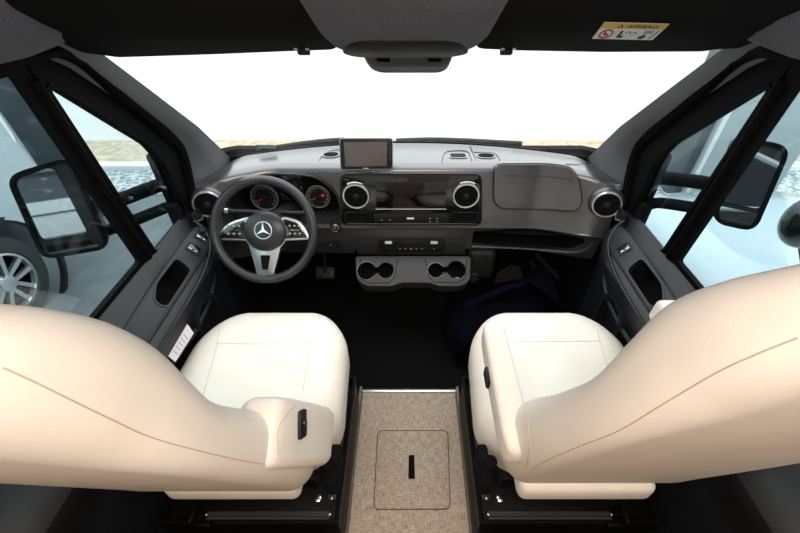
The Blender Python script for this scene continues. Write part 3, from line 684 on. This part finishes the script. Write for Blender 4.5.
# ================================================================== SEATS
from mathutils.bvhtree import BVHTree
def onto(o, pix, lift=.0004):
    bm = bmesh.new(); bm.from_mesh(o.data); tr = BVHTree.FromBMesh(bm); P = []
    for x, y in pix:
        h = tr.ray_cast(EYE, ray(x, y).normalized())
        if h[0] is not None: P.append((h[0] + h[1] * lift, h[1]))
    bm.free(); return P
def dense(pix, n=6): return [(q.x, q.y) for q in spline([V((x, y, 0)) for x, y in pix], n)]
def stitched(o, pix, name='stitch_seam', r=.0007, m='seam'):
    P = [p for p, _ in onto(o, dense(pix))]
    if len(P) > 2:
        b = B(); tube(b, P, r, 6); return obj(name, b, m, o)
def seat(s, label, lean, y0, prm):
    root = thing('captain_seat', (s * .465, .66, .26), label, 'seat', None)
    xc = s * .465
    # cushion
    W, D, yc = .54, .54, .722
    def plan(w, d, r, z, sag=0): return [V((xc + x, yc + y, z)) for x, y in rrect(w, d, r, 8)]
    secs = []
    for z, i in ((.385, .05), (.40, .015), (.43, .0), (.50, .0), (.530, .008), (.546, .024), (.555, .05), (.559, .09), (.556, .14), (.553, .19), (.552, .235)):
        secs.append([V((xc + (p.x - xc) * (1 - .075 * sstep(.70, .98, p.y)), p.y - .03 * ((p.x - xc) / .26) ** 2 * (p.y > .8), p.z + .010 * (sstep(.10, .2, abs(p.x - xc)) * (i > .03) * (i < .2)))) for p in plan(W - 2 * i, D - 2 * i, max(.14 - i * .5, .014), z)])
    b = B(); loft(b, secs); cu = obj('seat_cushion', b, 'cream', root, 60)
    for l in prm[1]: stitched(cu, l)
    # rear skirt of the cushion
    b = B(); box(b, (s * .437, .405, .525), (.335, .07, .075), .022, 4); obj('cushion_skirt', b, 'cream', root, 60)
    # backrest, lofted up the recline
    b = B(); up = V((0, -math.sin(lean), math.cos(lean))); fw = V((0, math.cos(lean), math.sin(lean))); o = V((xc, y0, .555)); secs = []
    tab = spline([V((v, hw, th)) for v, hw, th, _, _ in prm[0]], 4); tb2 = spline([V((sh, xo, 0)) for _, _, _, sh, xo in prm[0]], 4)
    for k in range(len(tab)):
        v, hw, th = tab[k]; sh, xo = tb2[k].x, tb2[k].y
        c = o + up * v + fw * (th / 2 + sh) + V((-s * xo, 0, 0)); r = min(th * .42, hw * .6)
        secs.append([c + V((x, 0, 0)) + fw * y for x, y in rrect(hw * 2, th, r, 9)])
    loft(b, secs); bk = obj('backrest', b, 'cream', root, 80)
    for l in prm[2]: stitched(bk, l)
    return root, bk, cu, o, up, fw
# (height up the back, half width, thickness, shift, towards the aisle)
low = [(.0, .205, .10, .015, .01), (.02, .225, .135, .0, .01), (.10, .240, .150, 0, .01), (.22, .243, .142, 0, .005), (.34, .235, .118, 0, .0)]
sec_d = low + [(.44, .222, .102, 0, 0), (.52, .212, .097, 0, 0), (.59, .203, .117, 0, 0), (.64, .195, .134, 0, 0), (.70, .186, .136, 0, 0), (.76, .174, .122, .0, 0), (.81, .160, .103, 0, 0), (.87, .135, .082, .002, 0), (.92, .10, .07, .01, 0), (.945, .05, .04, .02, 0)]
sec_p = low + [(.42, .225, .106, 0, 0), (.52, .212, .099, 0, 0), (.62, .199, .121, 0, 0), (.68, .189, .134, 0, 0), (.74, .178, .122, 0, 0), (.78, .168, .108, 0, 0), (.83, .152, .09, 0, 0), (.88, .128, .075, .002, 0), (.92, .10, .06, .01, 0), (.945, .05, .04, .02, 0)]
ds, dbk, dcu, do, dup, dfw = seat(-1, 'cream leather driver seat facing the steering wheel', R(18.3), .370, (sec_d, [[(222, 312), (217, 344), (208, 378), (202, 400)], [(321, 312), (311, 344), (303, 390)], [(217, 343.5), (265, 344), (311, 344)]], [[(2, 368), (35, 383), (70, 400), (110, 419), (150, 437), (200, 451), (250, 462), (298, 468)]], 0, 0, 0, .02, .42))
ps, pbk, pcu, po_, pup, pfw = seat(1, 'cream leather passenger seat facing the plain dashboard lid', R(16), .387, (sec_p, [[(593, 309), (600, 341), (612, 378)], [(513, 342), (560, 341.5), (600, 341)]], [[(532, 470), (545, 461), (580, 446), (620, 430), (670, 400), (720, 371), (760, 353), (798, 338)], [(525, 389), (528, 420), (529, 450), (526, 468)]], 0, 0, 0, -.02, .42))
def armrest(root, label, A, Bp, w, h, side, knobpos, rake=0):
    """a padded arm from pivot A to tip Bp, w across, h deep"""
    A, Bp = V(A), V(Bp); d = (Bp - A).normalized(); sx = V((1, 0, 0)); sx = (sx - d * sx.dot(d)).normalized(); up = sx.cross(d)
    L = (Bp - A).length; secs = []
    for t, k in ((-.045, .45), (-.038, .75), (-.02, .94), (0, 1), (L * .35, 1.0), (L * .7, .97), (L - .03, .93), (L - .012, .84), (L - .002, .6)):
        secs.append([A + d * t + sx * x + up * y for x, y in rrect(w * k, h * k, min(w, h) * .24 * k, 5)])
    b = B(); loft(b, secs); a = obj('armrest', b, 'cream', root, 60)
    return a, d, sx, up
# driver's aisle armrest is folded up against the backrest
a1, d1, s1, u1 = armrest(ds, '', (-.222, .440, .690), (-.262, .325, .935), .085, .125, 1, None)
h = onto(a1, [(301, 424), (301, 415), (299, 424)]); n_ = h[0][1]; vv = (h[1][0] - h[0][0]); vv = (vv - n_ * vv.dot(n_)).normalized()
f = Fr(h[0][0], vv.cross(n_), vv)
b = B(); f.prism(b, rrect(.030, .052, .006), -.004, .006, .003); kn = obj('armrest_adjuster', b, 'black', a1)
b = B(); f.prism(b, rrect(.014, .022, .004, cy=-.004), .004, .010, .002); obj('adjuster_lever', b, 'gloss', kn)
stitched(a1, [(296, 405), (287, 414), (280, 424), (277, 436), (278, 455)], 'armrest_seam')
# passenger armrests are down
a2, *_ = armrest(ps, '', (.221, .400, .765), (.219, .690, .775), .060, .080, -1, None)
b = B(); box(b, (.187, .545, .765), (.010, .045, .03), .004); obj('armrest_adjuster', b, 'black', a2)
a3, *_ = armrest(ps, '', (.715, .40, .755), (.715, .775, .775), .072, .085, 1, None)
for r_, s in ((ds, -1), (ps, 1)):
    b = B(); tube(b, spline([(s * .205, .47, .50), (s * .200, .44, .55), (s * .202, .425, .59)]), .015, 12); box(b, (s * .20, .455, .475), (.03, .11, .07), .01); obj('recliner', b, 'deep', r_)
    b = B(); box(b, (s * .465, .66, .36), (.40, .40, .06), .01); box(b, (s * .465, .66, .285), (.30, .30, .05), .01); obj('swivel_plate', b, 'steel', r_)
b = B(); q = do + dup * .03 + dfw * .03; box(b, (-.262, .392, .585), (.012, .006, .020), .001, 1, Matrix.Rotation(R(20), 3, 'X')); obj('maker_tag', b, 'ink', dbk)
# pedestals
for s in (-1, 1):
    t = thing('seat_pedestal', (s * .475, .62, 0), 'black steel pedestal under the %s seat' % ('driver' if s < 0 else 'passenger'), 'pedestal')
    MIR[0] = s > 0
    b = B(); box(b, (-.4775, .645, .11), (.535, .50, .22), .006); bx = obj('pedestal_box', b, 'steel', t)
    b = B(); o_ = [(-.745, .392), (-.208, .392), (-.208, .90), (-.745, .90)]; i_ = inset(o_, .012)
    loft(b, [[V((x, y, z)) for x, y in o] for o, z in ((i_, .20), (o_, .20), (o_, .252), (inset(o_, .004), .256), (inset(i_, -.004), .256), (i_, .25), (i_, .20))], caps=False); obj('top_rim', b, 'steel', t)
    for (c, sz, nn, ax) in (((-.425, .420, .236), (.36, .012, .014), 60, 0), ((-.240, .600, .236), (.012, .26, .014), 50, 1)):
        b = B()
        for k in range(nn):
            q = V(c); q[ax] += (k / (nn - 1) - .5) * sz[ax]; dd = [.012, .012, .020]; dd[ax] = .0026; box(b, q, dd)
        box(b, V(c) + V((0, 0, -.006)), [sz[0] + .01, sz[1] + .01, .006]); sb = obj('rail_teeth', b, 'bristle', t)
        for e in (-1, 1):
            q = V(c); q[ax] += e * (sz[ax] / 2 + .006); b = B(); bmesh.ops.create_icosphere(b, subdivisions=2, radius=.006); bmesh.ops.translate(b, verts=b.verts, vec=q + V((0, 0, .004))); obj('rail_screw', b, 'alu', sb)
    f = Fr((-.285, .468, .22), (1, 0, 0), (0, 1, 0))
    b = B(); f.lathe(b, (0, 0), [(.013, 0), (.013, .004), (.010, .010), (.005, .0125)], 24); obj('bolt', b, 'alu', t)
    b = B(); box(b, (-.62, .40, .285), (.012, .05, .06), .004); box(b, (-.60, .385, .265), (.05, .012, .02), .003); obj('latch', b, 'steel', t)
    MIR[0] = False
# ================================================================== FLOOR THINGS
FF = Fr((0, .70, 0), (1, 0, 0), (0, 1, 0))
hp = rpoly(FF.pts([(378, 431), (374, 509), (450, 509), (447.5, 431)]), .02, 5)
t = thing('floor_hatch', FF.p(*FF.uv(412, 470)), 'woven beige floor hatch with a black slot in the aisle between the seats', 'hatch')
b = B(); FF.prism(b, hp, -.01, .0016, .0006); hl = obj('hatch_lid', b, 'weave', t)
b = B(); FF.tube(b, [(u, v, .0012) for u, v in inset(dens(hp, .02), -.0012)], .0016, 5, True); obj('hatch_joint', b, 'hatchline', hl)
sl = FF.pts([(409, 455.5), (408.6, 479), (414.6, 479), (414, 455.5)]); b = B(); FF.prism(b, sl, .0005, .0028); sg = obj('finger_slot', b, 'deep', t)
b = B(); FF.tube(b, [(u, v, .0028) for u, v in sl], .0012, 5, True); obj('slot_edge', b, 'black', sg)
# navy bag in the passenger footwell
t = thing('travel_bag', (.42, 1.36, 0), 'dark navy soft bag with straps in the passenger footwell', 'bag')
b = B(); bmesh.ops.create_cube(b, size=1); bmesh.ops.subdivide_edges(b, edges=b.edges, cuts=9, use_grid_fill=True)
from mathutils import noise
for v in b.verts:
    p = v.co.copy(); q = p.normalized() * .62; p = p.lerp(q, .45); v.co = V((p.x * .50, p.y * .44, p.z * .20 + .095)); n = noise.noise(v.co * 7); v.co += V((n * .025, n * .02, n * .03 if v.co.z > .03 else 0)); v.co.z = max(v.co.z, .0)
    v.co += V((.455, 1.33, -.008))
bag = obj('bag_body', b, 'navy', t, 70)
def strap(pix, z, w=.028):
    b = B(); P = spline([at(x, y, Z=zz) for (x, y), zz in zip(pix, z)], 8); secs = []
    for i, p in enumerate(P):
        d = (P[min(i + 1, len(P) - 1)] - P[max(i - 1, 0)]).normalized(); n = d.cross(V((0, -.6, .8))).normalized(); u = n.cross(d)
        secs.append([p + n * w * a + u * c for a, c in ((-.5, 0), (.5, 0), (.5, .006), (-.5, .006))])
    loft(b, secs); obj('strap', b, 'navy_strap', t)
strap([(470, 352), (452, 328), (447, 316), (462, 308), (485, 297), (500, 291)], (.02, .05, .10, .16, .22, .25))
strap([(488, 296), (505, 288), (525, 282), (540, 268), (548, 276), (556, 300)], (.25, .26, .27, .27, .26, .22))
strap([(530, 280), (545, 290), (562, 306)], (.26, .25, .18))
# heater ducts beside the bag
tg = thing('footwell_duct', (.60, 1.58, .0), 'grey curved duct moulding behind the navy bag', 'duct')
b = B(); tube(b, spline([at(536, 254, Y=1.62), at(552, 272, Y=1.62), at(562, 283, Y=1.62), at(567, 305, Y=1.63)]), .012, 8); tube(b, spline([at(530, 262, Y=1.63), at(545, 276, Y=1.63), at(556, 288, Y=1.63), at(558, 305, Y=1.64)]), .010, 8); obj('duct_edge', b, 'duct', tg)
b = B(); loft(b, [[at(x, y, Y=Y) for x, y in ((534, 264), (548, 279), (556, 289), (558, 306), (540, 312), (528, 280))] for Y in (1.63, 1.66)]); obj('duct_panel', b, 'duct', tg)
b = B(); loft(b, [[at(x, y, Y=Y) for x, y in ((489, 291), (498, 272), (510, 265), (520, 266), (523, 278), (512, 290))] for Y in (1.60, 1.66)]); obj('duct_cover', b, mat('duct_grey', (.028, .027, .026), .7), tg)
# pedals
for (px, nm, lab, sz) in ((325, 'brake_pedal', 'black ribbed brake pedal under the steering wheel, beside the centre tray', (.085, .055)),):
    q = at(px, 273, Y=1.53); t = thing(nm, q, lab, 'pedal'); f = Fr(q, (1, 0, 0), V((0, .62, .78)))
    b = B(); f.prism(b, rrect(.10, .065, .012), -.012, .004, .003); pd = obj('pedal_pad', b, 'black', t)
    for k in range(5):
        b = B(); f.box(b, (-.034 + .017 * k, 0, .005), (.005, .05, .004), .001); obj('rib', b, 'dash_low', pd)
    b = B(); tube(b, [q, q + V((0, .08, .14)), q + V((0, .10, .26))], .009, 8); obj('pedal_arm', b, 'black', t)
# leaflet by the driver's seat
P = [at(168, 356, X=-.722), at(187, 324, X=-.722), at(193.5, 333, X=-.708), at(175, 362, X=-.708)]
b = B(); n = V((.002, -.001, .001)); loft(b, [P, [p + n for p in P]]); lf = tag(obj('leaflet', b, 'paper'), 'white paper leaflet tucked between the driver seat and the door', 'leaflet')
b = B()
for k in range(5):
    a, c = .2 + .13 * k, .8
    e0 = P[0].lerp(P[1], a).lerp(P[3].lerp(P[2], a), .15); e1 = P[0].lerp(P[1], a).lerp(P[3].lerp(P[2], a), .8); tube(b, [e0 + n * 1.1, e1 + n * 1.1], .0008, 4)
obj('print_lines', b, 'grey', lf)
# wrapper in the passenger-side cup hole
q = FT.p(*FT.uv(454, 277.5), -.030); b = B(); secs = []
for k in range(9):
    a = k / 8; secs.append([q + V((-.028 + .056 * a, .010 * math.sin(a * 9) + y, .006 * math.cos(a * 11) + (.004 if y > 0 else 0))) for y in (-.010, .008)])
loft(b, secs, closed=False); r_ = bmesh.ops.solidify(b, geom=b.faces[:], thickness=.001); tag(obj('wrapper', b, 'mark'), 'crumpled silver wrapper in the cup holder nearest the passenger', 'wrapper')
b = B()

# ================================================================== OUTSIDE
GZ = -.70
b = B(); box(b, (0, -2, GZ - .05), (40, 12.0, .1)); struct('ground', b, 'asphalt')
b = B(); box(b, (0, 4.30, GZ - .045), (40, .60, .11)); struct('ground', b, 'gravel')
b = B(); box(b, (0, 4.66, GZ + .00), (40, .13, .16), .02); tag(obj('kerb', b, 'kerb'), 'long pale kerb between the gravel and the dry soil', 'kerb')
b = B(); box(b, (0, 5.12, GZ - .02), (40, .80, .12)); struct('ground', b, 'sandy')
b = B(); box(b, (0, 5.60, -.2), (40, .20, 2.8)); struct('wall_exterior', b, 'wall')
# square pillar on the right
t = thing('gate_pillar', (3.55, 4.0, GZ), 'tall pale square pillar seen through the passenger quarter window', 'pillar')
b = B(); box(b, (3.58, 3.98, .9), (1.0, .24, 3.2), .02); obj('pillar_body', b, mat('pale_cladding', (.42, .46, .46), .5), t)
b = B(); box(b, (3.03, 4.14, .9), (.08, .44, 3.2), .01); obj('dark_edge', b, 'greyp', t)
b = B(); box(b, (3.10, 3.855, .9), (.03, .03, 3.2), .004); obj('edge_strip', b, 'white', t)
# exterior mirrors
def ext_mirror(s, label):
    MIR[0] = s > 0
    t = thing('door_mirror', (s * 1.10, 1.14, .80), label, 'mirror')
    f = Fr((-1.115, 1.085, .905), V((1, .30, 0)), V((0, .20, 1)))
    px = [(48, 255), (8, 176), (70, 160), (113, 247)] if s < 0 else [(70, 231), (30, 150), (84, 143), (111, 224)]
    mx_, my_ = sum(q[0] for q in px) / 4, sum(q[1] for q in px) / 4; px = [(mx_ + (q[0] - mx_) * 1.07 - (1 if s < 0 else 4), my_ + (q[1] - my_) * 1.05 - (1 if s < 0 else 3)) for q in px]
    out = rpoly(f.pts(px), .045, 6)
    b = B(); loft(b, [[f.p(*q, w) for q in inset(out, i)] for i, w in ((.07, -.085), (.03, -.07), (.008, -.04), (0, 0), (.004, .008))]); hs = obj('mirror_housing', b, 'black', t)
    b = B(); f.ring(b, out, inset(out, .012), .0, .014); obj('housing_rim', b, 'rubber', hs)
    if s < 0: up_, lw = f.pts([(45.5, 238), (13.5, 178), (52, 166), (92, 234)]), f.pts([(52, 252), (47, 242), (95, 238), (106, 246)])
    else:
        c4 = [V(q) for q in f.pts(px)]; mid = sum(c4, V((0, 0))) / 4; c4 = [mid + (q - mid) * .87 for q in c4]
        e0, e1 = c4[0].lerp(c4[1], .24), c4[3].lerp(c4[2], .24); g0, g1 = c4[0].lerp(c4[1], .19), c4[3].lerp(c4[2], .19)
        up_, lw = [tuple(e0), tuple(c4[1]), tuple(c4[2]), tuple(e1)], [tuple(c4[0]), tuple(g0), tuple(g1), tuple(c4[3])]
    up_ = rpoly(up_, .025, 6); lw = rpoly(lw, .012, 5)
    b = B(); f.prism(b, up_, .006, .0105); obj('mirror_glass', b, 'mirror', t)
    b = B(); f.prism(b, lw, .006, .0105); obj('wide_angle_glass', b, 'mirror', t)
    b = B(); f.ring(b, inset(lw, -.004), inset(lw, .003), .004, .0125); obj('glass_divider', b, 'black', hs)
    for l, r in ((((100, 206), (125, 198), (163, 184), (172, 184)), .024), (((108, 230), (128, 223), (165, 208), (172, 206)), .020)) if s < 0 else (((( 100, 186), (120, 182), (157, 178), (170, 180)), .024), (((104, 211), (122, 208), (157, 203), (170, 205)), .020)):
        b = B(); tube(b, spline([at(*q, X=x_) for q, x_ in zip(l, (-1.06, -1.0, -.90, -.868))], 6), r, 12); obj('mirror_arm', b, 'rubber', t)
    b = B(); box(b, (-.868, 1.265, .90), (.03, .07, .24), .012, 3); obj('mirror_foot', b, 'rubber', t)
    MIR[0] = False
ext_mirror(-1, 'big black door mirror outside the driver window'); ext_mirror(1, 'big black door mirror outside the passenger window')
# white van parked on the left, facing the wall
def wheel_(parent, c, r, s):
    f = Fr(c, (0, 1 * s, 0), (0, 0, 1)); f = Fr(c, (0, s, 0), (0, 0, 1))
    b = B(); f.lathe(b, (0, 0), [(r * .62, -.20), (r * .9, -.20), (r, -.16), (r, -.03), (r * .93, .0), (r * .68, .012), (r * .62, -.01)], 48, False); w = obj('tyre', b, 'tyre', parent)
    b = B(); f.lathe(b, (0, 0), [(r * .66, -.03), (r * .66, .0), (r * .60, .004), (r * .58, -.03)], 48, False)
    for k in range(5):
        a = R(72 * k + 10); ca, sa = math.cos(a), math.sin(a); tq = lambda u, v: (u * ca - v * sa, u * sa + v * ca)
        for o in (-.16, .16):
            loft(b, [[f.p(*tq(u, v), w_) for u, v in ((r * .08, r * (-.04 + o * .4)), (r * .62, r * (-.05 + o)), (r * .62, r * (.05 + o)), (r * .08, r * (.04 + o * .4)))] for w_ in (-.035, -.004)])
    f.lathe(b, (0, 0), [(r * .17, -.04), (r * .17, .004), (r * .1, .010)], 24); obj('alloy_wheel', b, 'alloy', w)
    b = B(); f.lathe(b, (0, 0), [(r * .62, -.13), (r * .61, -.12)], 32); obj('brake_disc', b, 'deep', w)
tv = thing('parked_van', (-3.9, 0, GZ), 'tall white van parked beside the driver door with an alloy wheel showing', 'van')
b = B(); side = [(-3.0, -.45), (1.55, -.45), (2.60, -.45), (2.77, -.30), (2.84, .05), (2.83, .60), (2.81, 1.2), (2.79, 1.8), (2.66, 1.95), (-3.0, 1.95)]
secs = []
for x, k in ((-2.90, .04), (-2.88, .015), (-2.95, 0), (-4.85, 0), (-4.92, .015), (-4.90, .04)):
    secs.append([V((x + (.10 * sstep(.4, 1.9, z) * (1 if x > -4 else -1) * -1), y, z)) for y, z in (inset(side, k) if k else side)])
loft(b, secs[1:-1]); vb = obj('van_body', b, 'paint', tv)
kk = B(); f = Fr((-2.90, 2.10, GZ + .36), (0, 1, 0), (0, 0, 1)); f.lathe(kk, (0, 0), [(.45, -.45), (.45, .3)], 40); cut(vb, [kk])
b = B(); f.ring(b, [(.47 * math.cos(2 * math.pi * k / 40), .47 * math.sin(2 * math.pi * k / 40)) for k in range(40)], [(.44 * math.cos(2 * math.pi * k / 40), .44 * math.sin(2 * math.pi * k / 40)) for k in range(40)], -.03, .012); obj('arch_liner', b, 'black', vb)
wheel_(tv, V((-2.92, 2.10, GZ + .345)), .345, 1)
b = B(); loft(b, [[V((x - .10 * sstep(.4, 1.9, z), y, z)) for y, z in ((-.4, .42), (1.55, .42), (2.25, .50), (2.20, 1.45), (-.4, 1.45))] for x in (-2.90, -2.868)]); obj('side_window', b, 'carwin', tv)
b = B(); box(b, (-2.925, 2.80, .75), (.05, .03, 2.0), .005); obj('corner_strip', b, 'white', tv)
b = B(); box(b, (-2.89, 1.2, -.30), (.03, 1.0, .12), .01); obj('sill_trim', b, 'black', tv)
# white car parked on the right
tc = thing('parked_car', (2.4, 1.0, GZ), 'white car parked beside the passenger door, its black mirror at the picture edge', 'car')
b = B(); rows = []
for y, zh, zs in ((-1.6, .30, .22), (-.6, .34, .26), (.9, .345, .27), (1.6, .31, .25), (2.2, .25, .20), (2.50, .16, .12), (2.62, .02, .0)):
    rows.append([V((1.50, y, GZ + .22)), V((1.46, y, -.15)), V((1.48, y, zs - .10)), V((1.56, y, zs)), V((1.80, y, zh)), V((2.35, y, zh + .03)), V((2.9, y, zh)), V((3.14, y, zs)), V((3.22, y, zs - .1)), V((3.24, y, -.15)), V((3.20, y, GZ + .22))])
loft(b, rows); cb = obj('car_body', b, 'paint', tc, 50)
b = B(); loft(b, [[V((x, y, z)) for x, y, z in q] for q in ([(1.60, 1.15, .27), (3.10, 1.15, .27), (3.10, -1.5, .24), (1.60, -1.5, .24)], [(1.82, .30, .78), (2.88, .30, .78), (2.88, -1.3, .78), (1.82, -1.3, .78)])]); obj('cabin', b, 'carwin', tc)
b = B(); box(b, (2.35, -.5, .80), (1.10, 1.6, .05), .02); obj('car_roof', b, 'paint', tc)
b = B(); box(b, (2.35, 2.64, -.18), (1.5, .06, .30), .02); obj('grille', b, 'black', tc)
mp = at(812, 222, X=1.76); b = B(); bmesh.ops.create_uvsphere(b, u_segments=24, v_segments=14, radius=.13); bmesh.ops.scale(b, vec=(.9, .7, 1.0), verts=b.verts); bmesh.ops.translate(b, verts=b.verts, vec=mp); cm = obj('car_mirror', b, 'gloss', tc)
b = B(); tube(b, [mp + V((0, 0, -.05)), mp + V((.12, -.05, -.25))], .03, 10); obj('mirror_stalk', b, 'black', cm)
for y in (2.0, -1.2): wheel_(tc, V((1.50, y, GZ + .32)), .32, -1)
b = B(); box(b, (-3.80, 3.62, .9), (1.10, .20, 3.2), .02); tag(obj('dark_panel', b, 'greyp'), 'dark grey upright block behind the white van', 'panel')  # dark grey block fills the dark tone between van and window bar
b = B(); box(b, (0, -14, 2.3), (40, .3, 6)); struct('wall_rear_building', b, mat('dark_building', (.02, .022, .024), .6))
# white motorhome further back, which the driver mirror looks at
tm = thing('motorhome', (-2.6, -7, GZ), 'white motorhome standing behind, seen only in the driver door mirror', 'motorhome')
b = B(); side = [(-9, -.4), (-5.2, -.4), (-5.0, .1), (-5.15, .5), (-5.7, 1.0), (-5.5, 1.4), (-5.8, 2.3), (-9, 2.3)]
loft(b, [[V((x, y, z)) for y, z in side] for x in (-3.6, -1.4)]); mb = obj('motorhome_body', b, mat('motorhome_white', (.8, .8, .78), .4), tm)
b = B(); loft(b, [[V((x, y, z)) for x, z in ((-3.4, z0), (-1.6, z0))] + [V((x, y + .03, z)) for x, z in ((-1.6, z0), (-3.4, z0))] for y, z0 in ((-5.14, .42), (-5.66, 1.03))]); obj('motorhome_windscreen', b, 'carwin', tm)
b = B(); box(b, (-2.5, -4.99, -.02), (1.7, .08, .20), .01); box(b, (-2.5, -5.1, -.32), (2.1, .14, .22), .01); obj('motorhome_grille', b, 'black', tm)
b = B(); box(b, (-2.5, -5.62, 1.7), (1.5, .08, .35), .02); obj('roof_window', b, 'carwin', tm)

t = thing('steel_frame', (3.0, -6.5, GZ), 'white steel frame of crossing bars far behind, seen only in the passenger door mirror', 'frame')
for p0, p1 in (((1.4, -6, -.7), (2.6, -6, 3)), ((3.2, -6, -.7), (4.4, -6, 3)), ((1.2, -6, .25), (5.2, -6, .75)), ((2.0, -6, 1.3), (4.6, -6, .3))):
    b = B(); tube(b, [p0, p1], .045, 8); obj('bar', b, 'white', t)

# ================================================================== LIGHT AND CAMERA
w = bpy.data.worlds.new('overcast'); bpy.context.scene.world = w; w.use_nodes = True
nt = w.node_tree; bg = nt.nodes['Background']; bg.inputs[0].default_value = (.94, .975, 1, 1)
tc = nt.nodes.new('ShaderNodeTexCoord'); sx = nt.nodes.new('ShaderNodeSeparateXYZ'); mx = nt.nodes.new('ShaderNodeMath'); mx.operation = 'MAXIMUM'; mx.inputs[1].default_value = 0
ma = nt.nodes.new('ShaderNodeMath'); ma.operation = 'MULTIPLY_ADD'; ma.inputs[1].default_value = 2.9; ma.inputs[2].default_value = 1.75      # an overcast sky, brightest overhead
nt.links.new(tc.outputs['Generated'], sx.inputs[0]); nt.links.new(sx.outputs['Z'], mx.inputs[0]); nt.links.new(mx.outputs[0], ma.inputs[0]); nt.links.new(ma.outputs[0], bg.inputs[1])
t = thing('ceiling_lamp', (0, -.20, 1.94), 'flat white ceiling lamp over the living area behind the seats', 'lamp')
b = B(); box(b, (0, -.20, 1.955), (.9, .5, .03), .01); obj('lamp_base', b, 'white', t)
def area(nm, loc, tgt, sx, sy, e, col):
    l = bpy.data.lights.new(nm, 'AREA'); l.shape = 'RECTANGLE'; l.size = sx; l.size_y = sy; l.energy = e; l.color = col
    o = bpy.data.objects.new(nm, l); C.objects.link(o); o.location = loc; o.rotation_euler = (V(tgt) - V(loc)).to_track_quat('-Z', 'Y').to_euler(); return o
area('ceiling_lamp_light', (0, -.20, 1.935), (0, -.15, 0), .85, .45, 23.5, (1, .89, .80))
cam = bpy.data.cameras.new('camera'); co = bpy.data.objects.new('camera', cam); C.objects.link(co)
cam.sensor_width = 36; cam.lens = F * 36 / 800; cam.shift_x = -(CX - 400) / 800; cam.clip_start = .01; cam.clip_end = 200
co.location = EYE; co.rotation_euler = (R(90) - PITCH, 0, 0)
sc_n = bpy.context.scene; sc_n.camera = co
sc_n.view_settings.view_transform = 'Standard'; sc_n.view_settings.look = 'None'; sc_n.view_settings.gamma = 1; sc_n.view_settings.exposure = 0
try: sc_n.cycles.use_denoising = True
except Exception: pass
sc_n.cycles.max_bounces = 10; sc_n.cycles.transparent_max_bounces = 12
